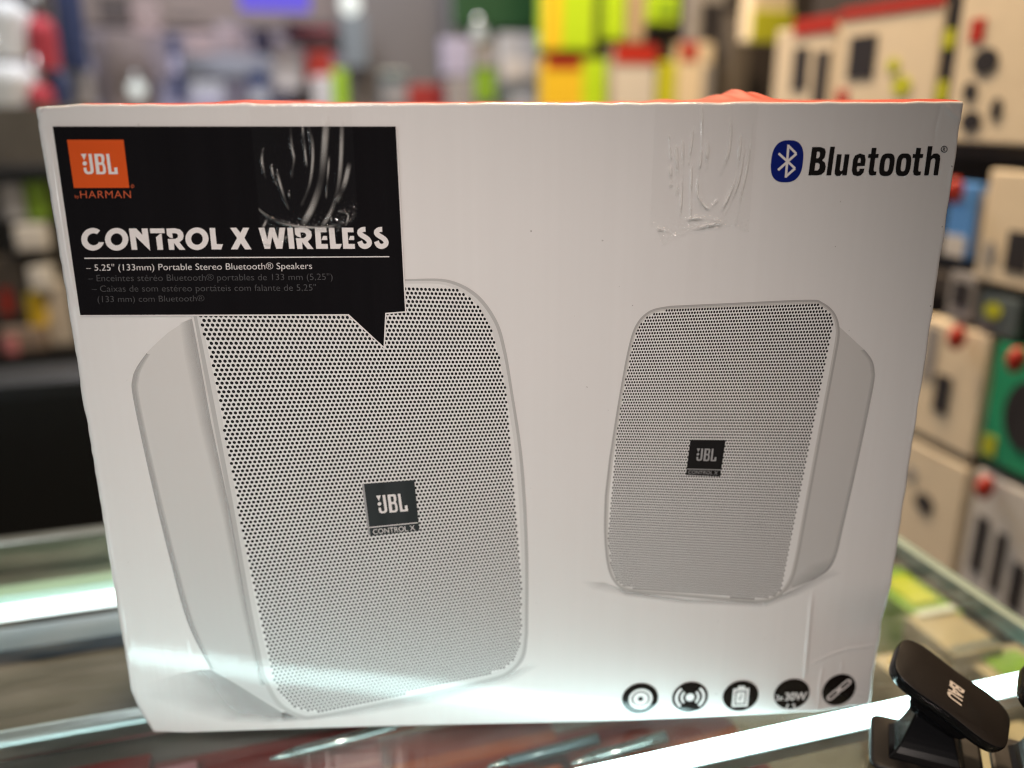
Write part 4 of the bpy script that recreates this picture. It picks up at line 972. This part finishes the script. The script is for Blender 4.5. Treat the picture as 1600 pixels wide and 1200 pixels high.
# ------------------------------------------------------------------ wrinkled clear tape
M_tape = film('clear_tape', (1.0, 1.0, 0.998), 0.08, 1.42, 0.004, 1.0)
_nt = M_tape.node_tree; _h = [n for n in _nt.nodes if n.type == 'BSDF_DIFFUSE'][0].outputs[0].links[0].to_node
_a = _nt.nodes.new('ShaderNodeAttribute'); _a.attribute_name = 'fold_glint'; _nt.links.new(_a.outputs['Fac'], _h.inputs[0])  # whitens the folds: milky film, with their glints painted in too
def tape(x0p, x1p, ytop, edge, ridges, label, fold_glint=1.0, nx=190, nz=190):
    """strip of tape over the top edge; edge = torn lower outline, ridges = folds"""
    xa, _ = F(x0p, ytop + 30); xb, _ = F(x1p, ytop + 30)
    ex = np.array([F(*p)[0] for p in edge]); ez = np.array([F(*p)[1] for p in edge])
    us = np.linspace(0, 1, nx); zs_ = np.linspace(0, 1, nz)
    U_, T_ = np.meshgrid(us, zs_, indexing='ij')
    X = xa + (xb - xa) * U_; zl = np.interp(X, ex, ez); Z = (HB - 0.0012) + (zl - (HB - 0.0012)) * T_
    Y = np.full_like(X, -0.0008); FD = np.full_like(X, 0.002)
    for pts, a, wd in ridges:
        qq = smooth_path([F(*p) for p in pts], 5, False) if len(pts) > 2 else [F(*p) for p in pts]
        q_ = np.array(qq); n = len(q_) - 1; dm = np.full_like(X, 1e9); tt = np.zeros_like(X)
        for i in range(n):
            p, d = q_[i], q_[i + 1] - q_[i]; L2 = (d ** 2).sum()
            t = np.clip(((X - p[0]) * d[0] + (Z - p[1]) * d[1]) / L2, 0, 1)
            dd = np.hypot(X - p[0] - t * d[0], Z - p[1] - t * d[1]); mk = dd < dm
            dm = np.where(mk, dd, dm); tt = np.where(mk, (i + t) / n, tt)
        tp = np.clip(np.minimum(tt, 1 - tt) * 5 + 0.05, 0, 1)
        Y -= a * np.exp(-(dm / wd) ** 2) * tp
        ph = rng.uniform(0, 6)
        FD = np.maximum(FD, 0.30 * fold_glint * tp * np.exp(-(dm / (0.62 * wd)) ** 4) * (0.55 + 0.45 * np.sin(tt * 9 + ph)))
    # shallow ripples of loose film, crumpled near the torn edge
    Y -= 0.00010 * np.sin(X * 900 + 6 * np.sin(Z * 60)) * np.clip(T_, 0, 1)
    cr = np.clip((T_ - 0.80) / 0.2, 0, 1)
    Y -= cr * 0.0006 * (np.abs(np.sin(X * 520 + Z * 900)) + np.abs(np.sin(X * 900 - Z * 700 + 1)))
    FD = np.maximum(FD, cr * 0.06 * (np.sin(X * 1900 + Z * 900) * np.sin(Z * 1700 - X * 600) > 0.55))
    v = np.stack([X, Y, Z], -1).reshape(-1, 3)
    f = [(i * nz + j, i * nz + j + 1, (i + 1) * nz + j + 1, (i + 1) * nz + j) for i in range(nx - 1) for j in range(nz - 1)]
    o = obj('packing_tape', v, f, M_tape, bx, True); tag(o, label)
    at = o.data.attributes.new('fold_glint', 'FLOAT', 'POINT'); at.data.foreach_set('value', FD.reshape(-1)); return o
T = lambda pts: crop(380, 160, 4.615, pts)
tape(393, 551, 165, [(380, 392), (384, 402), (392, 390), (405, 366), (415, 384), (428, 374), (448, 377), (470, 368), (495, 364), (520, 366), (530, 360), (545, 350), (556, 340)], [
    (T([(148, 330), (140, 420), (165, 545)]), 0.0006, 0.0008), (T([(205, 440), (220, 520), (248, 600)]), 0.0005, 0.0007),
    (T([(245, 480), (275, 600), (330, 770)]), 0.0008, 0.0009), (T([(345, 175), (355, 320), (370, 410), (350, 540)]), 0.0006, 0.0008),
    (T([(430, 170), (445, 300), (462, 470)]), 0.0007, 0.0007), (T([(470, 170), (500, 270), (505, 420), (480, 600), (420, 745)]), 0.0008, 0.0010),
    (T([(605, 80), (590, 330), (565, 560), (500, 760), (430, 880)]), 0.0015, 0.0022), (T([(625, 380), (615, 520), (600, 690)]), 0.0006, 0.0007),
    (T([(715, 100), (710, 380), (690, 600), (640, 780), (570, 890)]), 0.0012, 0.0014), (T([(770, 430), (730, 600), (670, 720)]), 0.0008, 0.0016),
    (T([(640, 760), (640, 860)]), 0.0006, 0.0006), (T([(690, 780), (760, 810), (740, 890)]), 0.0007, 0.0007),
    (T([(80, 740), (200, 830), (330, 880), (560, 900), (720, 870)]), 0.0007, 0.0008), (T([(175, 840), (120, 960), (40, 1090)]), 0.0007, 0.0009),
    (T([(330, 640), (340, 690)]), 0.0005, 0.0006), (T([(60, 1000), (200, 1010), (340, 960)]), 0.0006, 0.0008)],
    'crumpled clear tape over the black callout', 1.35)
T = lambda pts: crop(980, 150, 4.8, pts)
tape(1022, 1182, 165, [(1012, 352), (1024, 356), (1034, 384), (1046, 372), (1060, 366), (1080, 356), (1100, 358), (1130, 356), (1145, 352), (1160, 362), (1190, 360)], [
    (T([(310, 285), (318, 400), (328, 490)]), 0.0006, 0.0006), (T([(320, 500), (325, 690)]), 0.0006, 0.0012),
    (T([(360, 340), (370, 520), (372, 750)]), 0.0006, 0.0014), (T([(415, 320), (410, 600), (395, 910)]), 0.0008, 0.0009),
    (T([(500, 200), (470, 420), (455, 520)]), 0.0006, 0.0007), (T([(480, 480), (475, 700), (472, 910)]), 0.0008, 0.0008),
    (T([(560, 60), (555, 400), (535, 560)]), 0.0007, 0.0008), (T([(530, 560), (522, 720), (550, 830)]), 0.0009, 0.0008),
    (T([(600, 290), (592, 560)]), 0.0004, 0.0014), (T([(780, 60), (760, 400), (690, 600)]), 0.0006, 0.0012),
    (T([(850, 280), (810, 600), (700, 870)]), 0.0010, 0.0011), (T([(880, 330), (830, 640), (720, 900)]), 0.0008, 0.0009),
    (T([(940, 200), (900, 500), (850, 740), (800, 980)]), 0.0006, 0.0010), (T([(520, 740), (600, 840), (680, 770)]), 0.0008, 0.0009),
    (T([(420, 920), (540, 910), (700, 930)]), 0.0008, 0.0009), (T([(270, 1110), (460, 1000), (610, 960), (740, 940)]), 0.0010, 0.0008), (T([(200, 985), (310, 1010)]), 0.0008, 0.0008)],
    'crumpled clear tape on the plain white board', 2.6)

# ------------------------------------------------------------------ black phone holder
M_hold = mat('satin_black_plastic', (0.014, 0.011, 0.010), 0.45, vary=0.1, scale=300)
M_gloss = mat('gloss_black_plastic', (0.006, 0.006, 0.007), 0.16, spec=0.35)
M_mark = mat('silver_mark', (0.55, 0.50, 0.47), 0.4)
def holder(px, py, zc, label, base_px):
    P = on_z(px, py, zc); dep = -(RM.transposed() @ (P - CAM)).z
    ax, ay = 150 / FPX * dep, -110 / FPX * dep; bx_, by_ = -58 / FPX * dep, -42 / FPX * dep
    bz = math.sqrt(0.037 ** 2 - bx_ ** 2 - by_ ** 2); az = -(ax * bx_ + ay * by_) / bz
    a = RM @ Vector((ax, ay, az)); b = RM @ Vector((bx_, by_, bz)); La, Lb = a.length, b.length
    a.normalize(); b.normalize(); n = a.cross(b)
    if n.z < 0: n = -n
    bp = on_z(*base_px, ZC); t = tag(empty('phone_holder', (bp.x, bp.y, ZC)), label, 'phone holder', 'black phone holders on the glass')
    O = P - Vector((bp.x, bp.y, ZC))
    # plate: rounded bar, a little slimmer in the middle
    N = 96; prof = [(-0.0078, 0.86), (-0.0066, 0.97), (-0.004, 1.0), (-0.0012, 1.0), (-0.0004, 0.985), (0.0, 0.955)]
    out = []
    for i in range(N):
        th = 2 * math.pi * i / N; c, s = math.cos(th), math.sin(th); e = 2 / 4.2
        x = La / 2 * math.copysign(abs(c) ** e, c); y = Lb / 2 * math.copysign(abs(s) ** e, s)
        y *= 1 - 0.10 * math.exp(-(x / (La * 0.23)) ** 2)
        out.append((x, y))
    v = []; f = []; mi = []
    for h, k in prof:
        ins = (1 - k) * Lb / 2
        for (x, y) in out:
            v.append(O + a * (x * (1 - 2 * ins / La)) + b * (y * k) + n * h)
    for j in range(len(prof) - 1):
        for i in range(N):
            f.append((j * N + i, j * N + (i + 1) % N, (j + 1) * N + (i + 1) % N, (j + 1) * N + i)); mi.append(1 if j < 4 else 0)
    f.append(tuple((len(prof) - 1) * N + i for i in range(N))); mi.append(0)
    f.append(tuple(reversed(range(N)))); mi.append(1)
    pl = obj('plate', v, f, [M_hold, M_gloss], t, True, mi)
    vv, ff = glyphs('BAU', 0.03, 0.92)
    x0 = min(p[0] for p in vv); x1 = max(p[0] for p in vv); y0 = min(p[1] for p in vv); y1 = max(p[1] for p in vv)
    tvs = [O + n * 0.0002 + a * (0.0015 + (((p[1] - y0) / (y1 - y0)) - 0.5) * 0.0085) + b * (((p[0] - x0) / (x1 - x0) - 0.5) * 0.0125) for p in vv]
    obj('lettering', tvs, ff, M_mark, pl)
    # socket under the plate, flared neck, base pad
    def loft(name, rings, m, close=True):
        k = len(rings[0]); v = [p for r in rings for p in r]; f = []
        for j in range(len(rings) - 1):
            for i in range(k): f.append((j * k + i, j * k + (i + 1) % k, (j + 1) * k + (i + 1) % k, (j + 1) * k + i))
        f.append(tuple(reversed(range(k)))); f.append(tuple((len(rings) - 1) * k + i for i in range(k)))
        o = obj(name, v, f, m, t, False)
        bv = o.modifiers.new('edges', 'BEVEL'); bv.width = 0.0008; bv.segments = 2; bv.limit_method = 'ANGLE'
        return o
    cen = O - n * 0.0078 + a * 0.001
    def ring(c, e1, e2, h1, h2, sh=0.0): return [c - e1 * h1 - e2 * h2, c + e1 * h1 - e2 * h2, c + e1 * (h1 + sh) + e2 * h2, c - e1 * (h1 + sh) + e2 * h2]
    loft('socket', [ring(cen - n * 0.014, a, b, 0.0105, 0.008), ring(cen - n * 0.006, a, b, 0.0150, 0.0125), ring(cen, a, b, 0.0160, 0.0135)], M_gloss)
    e1 = Vector((math.cos(R(-25)), math.sin(R(-25)), 0)); e2 = Vector((-e1.y, e1.x, 0)); zv = Vector((0, 0, 1))
    tip = cen - n * 0.0105
    rings = []
    for i in range(9):
        q_ = i / 8; g = q_ ** 0.6
        c = Vector((0.0, 0.0, 0.003)).lerp(tip, q_); hw = 0.0190 * (1 - g) + 0.0090 * g; hd = 0.0150 * (1 - g) + 0.0070 * g
        rings.append([c - e1 * hw - e2 * hd, c + e1 * hw - e2 * hd, c + e1 * hw + e2 * hd, c - e1 * hw + e2 * hd])
    loft('neck', rings, M_gloss)
    rc = round_poly([(-0.028, -0.022), (0.028, -0.022), (0.028, 0.022), (-0.028, 0.022)], 0.006, 6)
    pr = [[e1 * (x * k) + e2 * (y * k) + zv * h for x, y in rc] for h, k in ((0.0, 1.0), (0.002, 1.0), (0.003, 0.95))]
    loft('base_pad', pr, M_hold)
    return t
holder(1489, 1080, 0.038, 'black phone holder with a tilted plate beside the lower right corner of the carton', (1445, 1178))
holder(1690, 1118, 0.036, 'second black phone holder, cut off by the right edge of the picture', (1641, 1215))
